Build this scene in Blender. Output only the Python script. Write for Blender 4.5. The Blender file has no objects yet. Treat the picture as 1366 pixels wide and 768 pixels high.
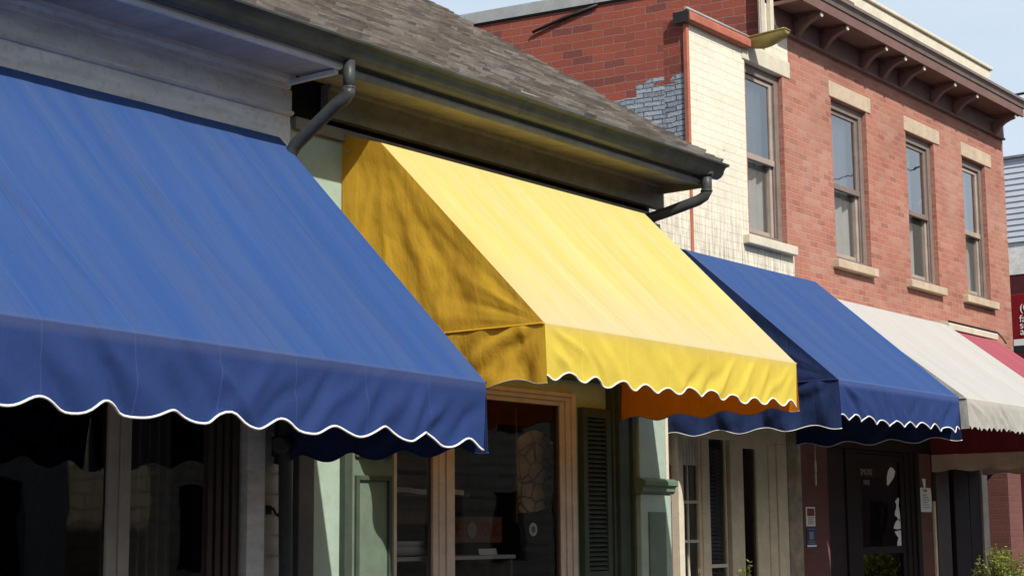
import bpy, math, random
from mathutils import Vector, Euler, noise
R = math.radians
PI = math.pi
random.seed(11)
scene = bpy.context.scene
COL = scene.collection
WL = {}                       # world location of every thing's base

# ------------------------------------------------------------------ mesh helper
class MB:
    def __init__(s):
        s.v = []; s.f = []; s.mi = []; s.uv = []; s.sm = []
    def quad(s, pts, mi=0, uv=None, smooth=False):
        b = len(s.v); s.v += [tuple(p) for p in pts]
        s.f.append(tuple(range(b, b + len(pts)))); s.mi.append(mi); s.uv.append(uv); s.sm.append(smooth)
    def box(s, x0, x1, y0, y1, z0, z1, mi=0):
        b = len(s.v)
        s.v += [(x0,y0,z0),(x1,y0,z0),(x1,y1,z0),(x0,y1,z0),(x0,y0,z1),(x1,y0,z1),(x1,y1,z1),(x0,y1,z1)]
        for q in ((0,3,2,1),(4,5,6,7),(0,1,5,4),(1,2,6,5),(2,3,7,6),(3,0,4,7)):
            s.f.append(tuple(b+i for i in q)); s.mi.append(mi); s.uv.append(None); s.sm.append(False)
        return s
    def prism(s, prof, x0, x1, axis='x', mi=0, smooth=False, cap=True):
        """closed profile [(a,b)] swept along one axis"""
        def P(t, a, b):
            return (t,a,b) if axis == 'x' else (a,t,b) if axis == 'y' else (a,b,t)
        n = len(prof); b = len(s.v)
        s.v += [P(x0,*p) for p in prof] + [P(x1,*p) for p in prof]
        for i in range(n):
            j = (i+1) % n
            s.f.append((b+i,b+j,b+n+j,b+n+i)); s.mi.append(mi); s.uv.append(None); s.sm.append(smooth)
        if cap:
            s.f.append(tuple(b+i for i in reversed(range(n)))); s.mi.append(mi); s.uv.append(None); s.sm.append(False)
            s.f.append(tuple(b+n+i for i in range(n))); s.mi.append(mi); s.uv.append(None); s.sm.append(False)
        return s
    def tube(s, pts, r, n=8, mi=0, cap=True, smooth=True):
        pts = [Vector(p) for p in pts]; b = len(s.v); up = None
        for i, p in enumerate(pts):
            d = (pts[min(i+1,len(pts)-1)] - pts[max(i-1,0)]).normalized()
            a = Vector((0,0,1)) if abs(d.z) < .9 else Vector((1,0,0))
            if up is not None: a = up
            x = d.cross(a).normalized(); up = x.cross(d).normalized()
            rr = r[i] if isinstance(r,(list,tuple)) else r
            for k in range(n):
                t = 2*PI*k/n
                s.v.append(tuple(p + rr*(math.cos(t)*x + math.sin(t)*up)))
        for i in range(len(pts)-1):
            for k in range(n):
                s.f.append((b+i*n+k, b+i*n+(k+1)%n, b+(i+1)*n+(k+1)%n, b+(i+1)*n+k)); s.mi.append(mi); s.uv.append(None); s.sm.append(smooth)
        if cap:
            s.f.append(tuple(b+k for k in reversed(range(n)))); s.mi.append(mi); s.uv.append(None); s.sm.append(False)
            e = b+(len(pts)-1)*n
            s.f.append(tuple(e+k for k in range(n))); s.mi.append(mi); s.uv.append(None); s.sm.append(False)
        return s
    def lathe(s, prof, c, n=24, mi=0):
        b = len(s.v); m = len(prof)
        for k in range(n):
            t = 2*PI*k/n
            for r, z in prof: s.v.append((c[0]+r*math.cos(t), c[1]+r*math.sin(t), c[2]+z))
        for k in range(n):
            for i in range(m-1):
                k2 = (k+1) % n
                s.f.append((b+k*m+i, b+k2*m+i, b+k2*m+i+1, b+k*m+i+1)); s.mi.append(mi); s.uv.append(None); s.sm.append(True)
        return s
    def grid(s, fn, nu, nv, uvfn=None, mi=0):
        b = len(s.v)
        for j in range(nv+1):
            for i in range(nu+1): s.v.append(tuple(fn(i/nu, j/nv)))
        for j in range(nv):
            for i in range(nu):
                a = b+j*(nu+1)+i
                s.f.append((a, a+1, a+nu+2, a+nu+1)); s.mi.append(mi); s.sm.append(True)
                s.uv.append(None if uvfn is None else [uvfn(i/nu,j/nv), uvfn((i+1)/nu,j/nv), uvfn((i+1)/nu,(j+1)/nv), uvfn(i/nu,(j+1)/nv)])
        return s
    def build(s, name, mats, parent=None, origin=None, bevel=0):
        if not isinstance(mats, (list, tuple)): mats = [mats]
        root = parent
        while root is not None and root.parent is not None: root = root.parent
        o0 = Vector(origin) if origin is not None else (WL[root.name] if root is not None else Vector((0,0,0)))
        me = bpy.data.meshes.new(name)
        me.from_pydata([Vector(v)-o0 for v in s.v], [], s.f)
        for m in mats: me.materials.append(m)
        uvl = me.uv_layers.new(name='UVMap')
        for p, mi, uv, sm in zip(me.polygons, s.mi, s.uv, s.sm):
            p.material_index = mi; p.use_smooth = sm
            n = p.normal
            for k, li in enumerate(p.loop_indices):
                if uv is not None: uvl.data[li].uv = uv[k]
                else:
                    w = s.v[me.loops[li].vertex_index]
                    uvl.data[li].uv = (w[0],w[1]) if abs(n.z) > .7 else (w[0],w[2]) if abs(n.y) >= abs(n.x) else (w[1],w[2])
        o = bpy.data.objects.new(name, me); COL.objects.link(o)
        if parent is not None: o.parent = parent
        else:
            o.location = o0; WL[o.name] = o0
        if bevel:
            bm = o.modifiers.new('Bevel','BEVEL'); bm.width = bevel; bm.segments = 2; bm.limit_method = 'ANGLE'
        return o

def thing(name, label, cat, loc, group=None):
    o = bpy.data.objects.new(name, None); COL.objects.link(o)
    o.location = loc; o.empty_display_size = .2
    o['label'] = label; o['category'] = cat
    if group: o['group'] = group
    WL[o.name] = Vector(loc)
    return o
def tag(o, label, cat, group=None):
    o['label'] = label; o['category'] = cat
    if group: o['group'] = group
    return o
def box(name, mat, parent, x0, x1, y0, y1, z0, z1, bevel=0.004, label=None):
    o = MB().box(x0,x1,y0,y1,z0,z1).build(name, mat, parent, bevel=bevel)
    if label: o['label'] = label
    return o

# ------------------------------------------------------------------ materials
class NT:
    def __init__(s, name):
        s.m = bpy.data.materials.new(name); s.m.use_nodes = True
        s.nt = s.m.node_tree; s.N = s.nt.nodes; s.L = s.nt.links
        s.out = s.N['Material Output']; s.b = s.N['Principled BSDF']
        s.b.inputs['Roughness'].default_value = .7
    def n(s, t, **k):
        x = s.N.new(t)
        for a, v in k.items(): setattr(x, a, v)
        return x
    def lk(s, a, b): s.L.new(a, b)
    def setin(s, node, key, v):
        if hasattr(v, 'links') or isinstance(v, bpy.types.NodeSocket): s.lk(v, node.inputs[key])
        else: node.inputs[key].default_value = v
    def math(s, op, a, b=0.0, clamp=False):
        x = s.n('ShaderNodeMath', operation=op, use_clamp=clamp); s.setin(x,0,a); s.setin(x,1,b); return x.outputs[0]
    def uv(s): return s.n('ShaderNodeUVMap').outputs[0]
    def obj(s): return s.n('ShaderNodeTexCoord').outputs['Object']
    def scale(s, vec, sc, loc=(0,0,0)):
        x = s.n('ShaderNodeMapping'); s.lk(vec, x.inputs[0]); x.inputs['Scale'].default_value = sc; x.inputs['Location'].default_value = loc; return x.outputs[0]
    def noise(s, vec, scale=5, detail=4, rough=.55, dist=0):
        x = s.n('ShaderNodeTexNoise'); s.lk(vec, x.inputs['Vector']); x.inputs['Scale'].default_value = scale
        x.inputs['Detail'].default_value = detail; x.inputs['Roughness'].default_value = rough; x.inputs['Distortion'].default_value = dist
        return x.outputs[0]
    def ramp(s, fac, a, b, c0=0., c1=1.):
        x = s.n('ShaderNodeMapRange'); s.lk(fac, x.inputs[0])
        for i, v in ((1,a),(2,b),(3,c0),(4,c1)): x.inputs[i].default_value = v
        return x.outputs[0]
    def mix(s, fac, a, b, blend='MIX'):
        x = s.n('ShaderNodeMix', data_type='RGBA', blend_type=blend)
        s.setin(x, 0, fac)
        for k, v in ((6,a),(7,b)):
            if isinstance(v, (tuple,list)): x.inputs[k].default_value = (*v[:3],1)
            else: s.lk(v, x.inputs[k])
        return x.outputs[2]
    def bump(s, h, strength=.3, dist=.01, prev=None):
        x = s.n('ShaderNodeBump'); s.lk(h, x.inputs['Height']); x.inputs['Strength'].default_value = strength; x.inputs['Distance'].default_value = dist
        if prev is not None: s.lk(prev, x.inputs['Normal'])
        return x.outputs[0]
    def base(s, c):
        if isinstance(c,(tuple,list)): s.b.inputs['Base Color'].default_value = (*c[:3],1)
        else: s.lk(c, s.b.inputs['Base Color'])

def paint(name, col, rough=.55, var=.25, dirt=(.5,.45,.38), dirtamt=.25, bump=.15, grain=(3,3,3), metal=0):
    """painted or plain surface with blotchy wear and fine grain"""
    t = NT(name); o = t.obj()
    n1 = t.noise(t.scale(o, grain), 2.2, 5, .6); n2 = t.noise(o, 22, 4, .65)
    dark = tuple(c*(1-var) for c in col)
    c = t.mix(t.ramp(n1,.35,.65), dark, col)
    c = t.mix(t.math('MULTIPLY', t.ramp(n2,.52,.75), dirtamt), c, tuple(col[i]*dirt[i] for i in range(3)))
    t.base(c); t.b.inputs['Specular IOR Level'].default_value = .2; t.b.inputs['Roughness'].default_value = rough; t.b.inputs['Metallic'].default_value = metal
    t.lk(t.bump(t.noise(t.scale(o, tuple(g*8 for g in grain)), 5, 4, .6), bump, .004), t.b.inputs['Normal'])
    return t.m

def brick(name, c1, c2, mortar, bw=.21, rh=.072, ms=.007, bumpd=.006, stain=.3, grey=None, cream=False, rough=.88, dark=None, pale=None, wobs=.012, sills=False):
    t = NT(name); uv = t.uv()
    wob = t.n('ShaderNodeVectorMath', operation='ADD')
    nz = t.n('ShaderNodeTexNoise'); t.lk(uv, nz.inputs['Vector']); nz.inputs['Scale'].default_value = 7; nz.inputs['Detail'].default_value = 3
    sc = t.n('ShaderNodeVectorMath', operation='SCALE'); t.lk(nz.outputs['Color'], sc.inputs[0]); sc.inputs['Scale'].default_value = wobs
    t.lk(uv, wob.inputs[0]); t.lk(sc.outputs[0], wob.inputs[1])
    def bt(a, b, m, seed=0):
        x = t.n('ShaderNodeTexBrick'); t.lk(wob.outputs[0], x.inputs['Vector'])
        x.offset = .5; x.squash = 1.0 ; x.inputs['Scale'].default_value = 1
        for k, v in (('Color1',a),('Color2',b),('Mortar',m)): x.inputs[k].default_value = (*v,1)
        x.inputs['Mortar Size'].default_value = ms; x.inputs['Mortar Smooth'].default_value = .25
        x.inputs['Brick Width'].default_value = bw; x.inputs['Row Height'].default_value = rh; x.inputs['Bias'].default_value = 0
        return x
    b = bt(c1, c2, mortar)
    # per-brick random value from a black/white copy
    v = bt((0,0,0),(1,1,1),(.5,.5,.5)); val = v.outputs['Color']
    n1 = t.noise(uv, 1.3, 5, .6); n2 = t.noise(uv, 38, 4, .7)
    c = b.outputs['Color']
    if dark is not None:
        c = t.mix(t.math('MULTIPLY', t.ramp(val,.80,.9), t.math('SUBTRACT',1.0,b.outputs['Fac'])), c, dark)
    if pale is not None:
        c = t.mix(t.math('MULTIPLY', t.ramp(val,.42,.05,0,.6), t.math('SUBTRACT',1.0,b.outputs['Fac'])), c, pale)
    c = t.mix(t.ramp(t.noise(uv,75,3,.7),.5,.72,0,.5), c, tuple(x*.55 for x in c1))
    c = t.mix(t.ramp(n2,.3,.75,0,.40), c, tuple(min(1,x*1.5+.02) for x in c2))
    c = t.mix(t.ramp(n1,.45,.8,0,stain), c, tuple(x*.45 for x in c1))
    if sills:
        sz_ = t.n('ShaderNodeSeparateXYZ'); t.lk(uv, sz_.inputs[0])
        run = t.noise(t.scale(uv,(11,.5,1)), 1.0, 5, .7)
        soot = t.math('MULTIPLY', t.ramp(run,.5,.7), t.math('ADD', t.ramp(sz_.outputs[1],3.7,4.25,0,.55), t.ramp(sz_.outputs[1],5.9,6.3,0,.45)))
        c = t.mix(t.math('MULTIPLY', soot, t.math('LESS_THAN', sz_.outputs[1], 4.3)), c, (.10,.06,.05))
        c = t.mix(t.math('MULTIPLY', t.ramp(t.noise(uv,.8,6,.65),.5,.75), .35), c, (.40,.27,.21))
    if cream:
        # drips and soot low on the painted wall
        streak = t.noise(t.scale(uv,(14,1.2,1)), 2.2, 5, .65)
        sx = t.n('ShaderNodeSeparateXYZ'); t.lk(uv, sx.inputs[0])
        low = t.ramp(sx.outputs[1], 4.75, 4.05)
        c = t.mix(t.math('MULTIPLY', t.math('MULTIPLY', t.ramp(streak,.43,.60), low), .62), c, (.2,.17,.12))
        joint = t.math('MULTIPLY', b.outputs['Fac'], t.ramp(t.noise(uv,2.6,5,.65),.48,.66,0,.2))
        c = t.mix(joint, c, (.26,.22,.16))
        chip = t.noise(uv, 7, 7, .72)
        c = t.mix(t.ramp(chip,.655,.675,0,.8), c, (.36,.27,.19))
        drip = t.noise(t.scale(uv,(26,.9,1)), 1.0, 5, .7)
        c = t.mix(t.ramp(drip,.60,.74,0,.5), c, (.36,.32,.24))
    h = t.math('ADD', t.math('MULTIPLY', t.math('SUBTRACT',1.0,b.outputs['Fac']), .8), t.math('MULTIPLY', n2, .35))
    if grey is not None:
        sx = t.n('ShaderNodeSeparateXYZ'); t.lk(wob.outputs[0], sx.inputs[0])
        # stepped edge of the grey painted patch: rows and bricks snap
        row = t.math('MULTIPLY', t.math('FLOOR', t.math('DIVIDE', sx.outputs[1], rh)), rh)
        colq = t.math('MULTIPLY', t.math('FLOOR', t.math('DIVIDE', sx.outputs[0], bw*1.5)), bw*1.5)
        lim = t.math('ADD', grey, t.math('ADD', t.math('MULTIPLY', t.math('GREATER_THAN', colq, 7.52), .41), t.math('MULTIPLY', t.math('GREATER_THAN', colq, 8.6), -.10)))
        lim = t.math('ADD', lim, t.ramp(t.noise(t.scale(uv,(4.2,9,1)),1.0,2,.5),.3,.7,-.035,.035))
        g = t.math('LESS_THAN', row, lim)
        gc = t.mix(t.ramp(n2,.3,.7), (.20,.24,.29), (.36,.41,.46))
        gc = t.mix(t.ramp(b.outputs['Fac'],.2,.8), gc, (.04,.045,.055))
        sl = t.n('ShaderNodeTexBrick'); t.lk(wob.outputs[0], sl.inputs['Vector']); sl.inputs['Scale'].default_value = 1
        for k_, v_ in (('Color1',(.15,.19,.24,1)),('Color2',(.33,.38,.43,1)),('Mortar',(.03,.033,.04,1))): sl.inputs[k_].default_value = v_
        for k_, v_ in (('Mortar Size',.007),('Mortar Smooth',.3),('Brick Width',.19),('Row Height',.047)): sl.inputs[k_].default_value = v_
        gc = t.mix(t.ramp(n2,.35,.7,0,.4), sl.outputs['Color'], (.38,.43,.48))
        c = t.mix(g, c, gc)
        h = t.math('MULTIPLY', h, t.math('ADD', 1.0, t.math('MULTIPLY', g, 1.5)))
    t.base(c); t.b.inputs['Roughness'].default_value = rough
    t.lk(t.bump(h, .9, bumpd), t.b.inputs['Normal'])
    return t.m

def canvas(name, top, top2, val, transl, vfold, tcol, streak=1.0, seam=.9, wear=(.3,.3,.36), dust=None):
    """awning cloth: UV u runs along the street, v down the cloth in metres (fold at v = vfold)"""
    t = NT(name); uv = t.uv()
    sx = t.n('ShaderNodeSeparateXYZ'); t.lk(uv, sx.inputs[0]); u, v = sx.outputs[0], sx.outputs[1]
    skew = t.n('ShaderNodeCombineXYZ'); t.lk(t.math('ADD', u, t.math('MULTIPLY', v, .04)), skew.inputs[0]); t.lk(v, skew.inputs[1])
    s1 = t.noise(t.scale(skew.outputs[0], (5.5,.35,1)), 1.0, 5, .6)
    s2 = t.noise(t.scale(skew.outputs[0], (60,1.1,1)), 1.0, 4, .7)
    s3 = t.noise(uv, 1.6, 4, .6)
    c = t.mix(t.math('MULTIPLY', t.ramp(s1,.40,.60), streak), top, top2)
    c = t.mix(t.ramp(s2,.40,.70,0,.35*streak), c, tuple(min(1,x*1.18+.004) for x in top2))
    s4 = t.noise(t.scale(skew.outputs[0], (1,.5,1)), 210, 2, .6)
    c = t.mix(t.ramp(s4,.35,.65,0,.26), c, tuple(x*.62 for x in top))
    s5 = t.noise(t.scale(skew.outputs[0], (190,2.5,1)), 1.0, 3, .75)
    c = t.mix(t.ramp(s5,.52,.75,0,.5), c, tuple(min(1,x*1.30+.004) for x in top2))
    blot = t.noise(uv, 3.3, 6, .7)
    c = t.mix(t.ramp(blot,.58,.72,0,.22), c, tuple(x*.74+.003 for x in top))
    if dust is not None:
        gd = t.math('MULTIPLY', t.ramp(v, vfold-.75, vfold, 0, .75), t.ramp(s2,.3,.62,.35,1))
        c = t.mix(gd, c, dust)
    # sewn seams between cloth widths
    sm_ = t.math('ABSOLUTE', t.math('SUBTRACT', t.math('FRACT', t.math('DIVIDE', t.math('ADD', u, .31), 1.02)), .5))
    c = t.mix(t.math('MULTIPLY', t.math('LESS_THAN', sm_, .0045), .35), c, tuple(x*.55 for x in top))
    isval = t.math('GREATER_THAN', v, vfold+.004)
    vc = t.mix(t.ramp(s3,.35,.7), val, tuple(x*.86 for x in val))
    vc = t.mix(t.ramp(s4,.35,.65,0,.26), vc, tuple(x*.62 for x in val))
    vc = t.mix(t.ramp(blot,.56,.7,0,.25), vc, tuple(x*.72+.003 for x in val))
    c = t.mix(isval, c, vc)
    # worn band at the fold, faint seams
    d = t.math('ABSOLUTE', t.math('SUBTRACT', v, vfold+.012))
    c = t.mix(t.math('MULTIPLY', t.ramp(d,.045,.012), .38), c, wear)
    fr = t.math('ABSOLUTE', t.math('SUBTRACT', t.math('FRACT', t.math('DIVIDE', u, .47)), .5))
    c = t.mix(t.math('MULTIPLY', t.math('LESS_THAN', fr, .006), .22), c, tuple(min(1,x*1.6+.05) for x in val))
    sp = t.noise(uv, 55, 2, .5)
    c = t.mix(t.ramp(sp,.74,.78,0,.45), c, tuple(min(1,x*1.5+.12) for x in val))
    t.base(c); t.b.inputs['Roughness'].default_value = .86
    t.b.inputs['Specular IOR Level'].default_value = .25
    weave = t.noise(t.scale(uv,(1,1,1)), 240, 2, .5)
    nb = t.bump(weave, .25, .002)
    nb = t.bump(t.noise(t.scale(uv,(9,5,1)), 1.0, 5, .6), .55, .014, nb)
    t.lk(nb, t.b.inputs['Normal'])
    tr = t.n('ShaderNodeBsdfTranslucent'); tr.inputs['Color'].default_value = (*tcol,1)
    ms = t.n('ShaderNodeMixShader'); ms.inputs[0].default_value = transl
    t.lk(t.b.outputs[0], ms.inputs[1]); t.lk(tr.outputs[0], ms.inputs[2]); t.lk(ms.outputs[0], t.out.inputs[0])
    return t.m

def glass(name, tint=(.85,.88,.88), gain=1.0, rough=.015, wav=.05):
    t = NT(name); t.N.remove(t.b)
    tr = t.n('ShaderNodeBsdfTransparent'); tr.inputs[0].default_value = (*tint,1)
    gl = t.n('ShaderNodeBsdfGlossy'); gl.inputs['Roughness'].default_value = rough
    t.lk(t.bump(t.noise(t.obj(), 2.3, 2, .5), wav, .02), gl.inputs['Normal'])
    fr = t.n('ShaderNodeFresnel'); fr.inputs[0].default_value = 1.5
    ms = t.n('ShaderNodeMixShader'); t.lk(t.math('MULTIPLY', fr.outputs[0], gain, True), ms.inputs[0])
    t.lk(tr.outputs[0], ms.inputs[1]); t.lk(gl.outputs[0], ms.inputs[2]); t.lk(ms.outputs[0], t.out.inputs[0])
    return t.m

M = {}
M['brick_front'] = brick('brick_front', (.285,.092,.056), (.335,.130,.086), (.38,.235,.175), bw=.172, rh=.060, ms=.0052, stain=.45, dark=(.23,.078,.054), pale=(.385,.235,.18), wobs=.016, sills=True)
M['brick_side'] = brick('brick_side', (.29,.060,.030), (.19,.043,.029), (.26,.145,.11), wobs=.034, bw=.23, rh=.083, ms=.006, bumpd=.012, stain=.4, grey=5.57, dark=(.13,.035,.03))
M['brick_cream'] = brick('brick_cream', (.60,.55,.43), (.65,.60,.475), (.60,.545,.425), bw=.22, rh=.074, ms=.005, bumpd=.0032, stain=.22, cream=True, rough=.7)
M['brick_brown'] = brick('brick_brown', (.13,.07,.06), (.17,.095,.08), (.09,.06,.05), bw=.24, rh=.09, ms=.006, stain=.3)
M['brick_low'] = brick('brick_low', (.105,.032,.026), (.13,.042,.034), (.10,.06,.05), bw=.205, rh=.068, ms=.006, stain=.3)  # pier brick darkened, awning shade put into its colour
M['stone_pier'] = paint('stone_pier', (.42,.35,.25), .9, .4, (.4,.35,.3), .7, .9)
M['terracotta'] = paint('terracotta', (.42,.14,.09), .8, .25)
M['sandstone'] = paint('sandstone', (.50,.40,.29), .9, .2, dirtamt=.4, bump=.4)
M['limewash'] = paint('limewash', (.58,.53,.42), .8, .15, dirtamt=.35, bump=.4)
M['brown_paint'] = paint('brown_paint', (.175,.098,.082), .55, .2, dirtamt=.3)
M['frame_brown'] = paint('frame_brown', (.20,.155,.135), .55, .2, dirtamt=.35)
M['sash_taupe'] = paint('sash_taupe', (.36,.295,.245), .55, .2, dirtamt=.3)
M['tan_paint'] = paint('tan_paint', (.52,.45,.38), .5, .2)
M['cream_paint'] = paint('cream_paint', (.80,.67,.45), .5, .15)
M['cream_bright'] = paint('cream_bright', (.60,.55,.43), .6, .12, dirtamt=.3)
M['grey_board'] = paint('grey_board', (.74,.73,.70), .6, .25, dirtamt=.5, grain=(1,3,6))
M['white_board'] = paint('white_board', (.78,.78,.75), .55, .25, dirtamt=.5, grain=(1,3,6))
M['soffit_grey'] = paint('soffit_grey', (.46,.43,.43), .6, .25, dirtamt=.4, grain=(2,1,2))
M['soffit_dark'] = paint('soffit_dark', (.40,.33,.20), .6, .35, dirtamt=.5, grain=(2,1,2))
M['frieze_dark'] = paint('frieze_dark', (.25,.225,.17), .65, .3, dirtamt=.6, grain=(2,2,4))
M['fascia_slate'] = paint('fascia_slate', (.20,.21,.22), .55, .3, dirtamt=.5)
M['gutter_metal'] = paint('gutter_metal', (.105,.112,.095), .42, .35, dirtamt=.5, bump=.1, metal=.0)
M['pipe_metal'] = paint('pipe_metal', (.06,.064,.064), .4, .35, dirtamt=.4, bump=.1)
M['zinc'] = paint('zinc', (.36,.37,.37), .5, .2, dirtamt=.3, bump=.1)
M['brass_dull'] = paint('brass_dull', (.30,.235,.08), .45, .25, dirtamt=.4, bump=.1, metal=.3)
M['green_wall'] = paint('green_wall', (.33,.42,.34), .6, .12, dirtamt=.25)
M['green_dark'] = paint('green_dark', (.055,.075,.055), .5, .25, dirtamt=.3)
M['green_mid'] = paint('green_mid', (.13,.18,.13), .5, .2, dirtamt=.35)
M['clap'] = paint('clap', (.40,.40,.39), .65, .2, dirtamt=.4, grain=(1,3,5))
M['dark_wood'] = paint('dark_wood', (.020,.012,.011), .75, .3)
M['plum_wood'] = paint('plum_wood', (.034,.022,.024), .75, .3)
M['post_brown'] = paint('post_brown', (.075,.052,.044), .55, .25)
M['dark_grey_board'] = paint('dark_grey_board', (.085,.085,.08), .6, .25)  # even dark grey for the corner board
M['iron'] = paint('iron', (.03,.03,.03), .5, .2)
M['steel'] = paint('steel', (.22,.21,.19), .5, .25)
M['room'] = paint('room', (.045,.035,.03), .9, .3)
M['room_warm'] = paint('room_warm', (.22,.11,.06), .8, .4, grain=(1,1,6))
M['attic'] = paint('attic', (.02,.02,.02), .95, .2)
M['white_gloss'] = paint('white_gloss', (.78,.78,.76), .35, .05, dirtamt=.08, bump=.03)
M['board_shelf'] = paint('board_shelf', (.62,.61,.58), .5, .1)
M['wood_shelf'] = paint('wood_shelf', (.22,.11,.05), .6, .3, grain=(1,4,6))
M['paper'] = paint('paper', (.8,.8,.78), .8, .04, dirtamt=.08, bump=.05)
M['ink'] = paint('ink', (.12,.15,.2), .8, .1)
M['red_sign'] = paint('red_sign', (.22,.012,.017), .4, .12, dirtamt=.15, bump=.03)
M['maroon'] = paint('maroon', (.085,.018,.022), .6, .2)
M['blue_sign'] = paint('blue_sign', (.03,.05,.16), .45, .2, bump=.03)
M['white_sign'] = paint('white_sign', (.75,.74,.72), .5, .06, dirtamt=.1, bump=.03)
M['letter_red'] = paint('letter_red', (.30,.03,.03), .5, .1)
M['siding'] = paint('siding', (.55,.59,.66), .55, .1, dirtamt=.15, grain=(1,1,4))
M['asphalt'] = paint('asphalt', (.035,.035,.035), .9, .3, dirtamt=.4, bump=.6)
M['concrete'] = paint('concrete', (.085,.082,.078), .9, .2, dirtamt=.4, bump=.4)
M['line_paint'] = paint('line_paint', (.7,.55,.12), .7, .2)
M['curtain'] = paint('curtain', (.72,.73,.72), .9, .08, dirtamt=.05)
M['curtain_grey'] = paint('curtain_grey', (.30,.27,.24), .9, .2)
M['clay'] = paint('clay', (.3,.16,.1), .8, .2)
M['soil'] = paint('soil', (.05,.035,.025), .95, .3)
M['cable'] = paint('cable', (.02,.02,.022), .6, .1)
M['roof_flat'] = paint('roof_flat', (.12,.12,.12), .9, .2)
M['plywood'] = paint('plywood', (.34,.19,.09), .6, .25, grain=(1,3,6))
M['blind'] = paint('blind', (.20,.24,.26), .7, .2, grain=(1,1,9))
SH = []
for i, c in enumerate(((.30,.265,.232),(.345,.312,.278),(.20,.178,.16),(.365,.342,.318),(.26,.218,.185))):
    SH.append(paint('shingle_%d' % i, c, .92, .35, dirtamt=.5, bump=.6, grain=(2,9,9)))
M['glass_shop'] = glass('glass_shop', (.80,.80,.78), 1.15)
M['glass_upper'] = glass('glass_upper', (.92,.94,.96), 3.6, wav=.13)
def screen(name):
    t = NT(name); t.base((.11,.102,.092)); t.b.inputs['Roughness'].default_value = .8
    tr = t.n('ShaderNodeBsdfTransparent'); ms = t.n('ShaderNodeMixShader'); ms.inputs[0].default_value = .52
    t.lk(tr.outputs[0], ms.inputs[1]); t.lk(t.b.outputs[0], ms.inputs[2]); t.lk(ms.outputs[0], t.out.inputs[0])
    return t.m
M['glass_screen'] = screen('insect_screen')
M['leaf'] = None
def leafmat(name, c, c2):
    t = NT(name)
    n = t.noise(t.obj(), 17, 2, .5)
    t.base(t.mix(t.ramp(n,.35,.65), c, c2)); t.b.inputs['Roughness'].default_value = .5
    tr = t.n('ShaderNodeBsdfTranslucent'); tr.inputs[0].default_value = (c2[0]*1.3,c2[1]*1.4,c2[2]*.6,1)
    ms = t.n('ShaderNodeMixShader'); ms.inputs[0].default_value = .3
    t.lk(t.b.outputs[0], ms.inputs[1]); t.lk(tr.outputs[0], ms.inputs[2]); t.lk(ms.outputs[0], t.out.inputs[0])
    return t.m
M['leaf'] = leafmat('leaf', (.14,.20,.035), (.32,.39,.075))
M['leaf_pale'] = leafmat('leaf_pale', (.24,.24,.12), (.42,.38,.2))
M['stem'] = paint('stem', (.12,.10,.04), .7, .2)

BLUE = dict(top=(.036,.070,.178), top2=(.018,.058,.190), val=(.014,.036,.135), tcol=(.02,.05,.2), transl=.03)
M['blue_a'] = canvas('blue_canvas', vfold=2.216, wear=(.065,.075,.15), **BLUE)
M['blue_b'] = canvas('blue_canvas_small', vfold=1.77, wear=(.08,.12,.30), **BLUE)
M['blue_side'] = canvas('blue_canvas_side', (.016,.032,.105), (.013,.027,.095), (.016,.032,.105), .02, 9, (.02,.05,.2), .6)  # side cloth darkened, the panels' shade put into the blue
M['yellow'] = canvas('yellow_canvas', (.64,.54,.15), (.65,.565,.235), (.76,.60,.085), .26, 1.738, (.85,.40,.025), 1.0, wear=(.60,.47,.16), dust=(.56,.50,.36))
M['yellow_side'] = canvas('yellow_canvas_side', (.66,.41,.032), (.58,.34,.028), (.66,.41,.032), .20, 9, (.85,.27,.008), .9)  # deeper gold than the slope: shade and light through cloth painted in
M['yellow_side_glow'] = canvas('yellow_canvas_glow', (.62,.23,.012), (.56,.19,.010), (.62,.23,.012), .32, 9, (.95,.20,.0), .9)  # orange base paints in the glow of sun through the right panel
M['cream_canvas'] = canvas('cream_canvas', (.47,.46,.43), (.43,.42,.395), (.43,.415,.375), .15, 1.693, (.6,.52,.4), .8, wear=(.55,.52,.45))
M['red_canvas'] = canvas('red_canvas', (.30,.065,.088), (.33,.085,.11), (.22,.03,.045), .08, 1.675, (.3,.02,.03), .7, wear=(.4,.1,.13))
M['red_side'] = canvas('red_canvas_side', (.16,.018,.022), (.13,.015,.02), (.16,.018,.022), .05, 9, (.2,.01,.01), .6)  # darker copy of the burgundy, side panel shade put into the colour
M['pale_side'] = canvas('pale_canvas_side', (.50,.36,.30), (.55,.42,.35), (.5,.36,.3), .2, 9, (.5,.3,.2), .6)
M['piping'] = paint('piping', (.78,.76,.72), .7, .08, dirtamt=.15)
M['piping_dark'] = paint('piping_dark', (.30,.24,.22), .7, .1, dirtamt=.2)

# ------------------------------------------------------------------ ground (all below the frame, but it bounces light)
def struct(o):
    o['kind'] = 'structure'; return o
g = MB(); g.quad([(-120,-120,-.02),(240,-120,-.02),(240,140,-.02),(-120,140,-.02)]); struct(g.build('ground', M['concrete']))
g = MB(); g.box(-40,140,1.6,7.9,-.019,.12); struct(g.build('sidewalk', M['concrete']))
g = MB(); g.box(-40,140,1.42,1.6,-.018,.14); struct(g.build('kerb', M['concrete']))
g = MB(); g.quad([(-60,-8.5,-.012),(160,-8.5,-.012),(160,1.42,-.012),(-60,1.42,-.012)]); struct(g.build('road', M['asphalt']))
g = MB(); g.quad([(-60,-3.6,-.006),(160,-3.6,-.006),(160,-3.45,-.006),(-60,-3.45,-.006)]); struct(g.build('road_marking', M['line_paint']))

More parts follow.
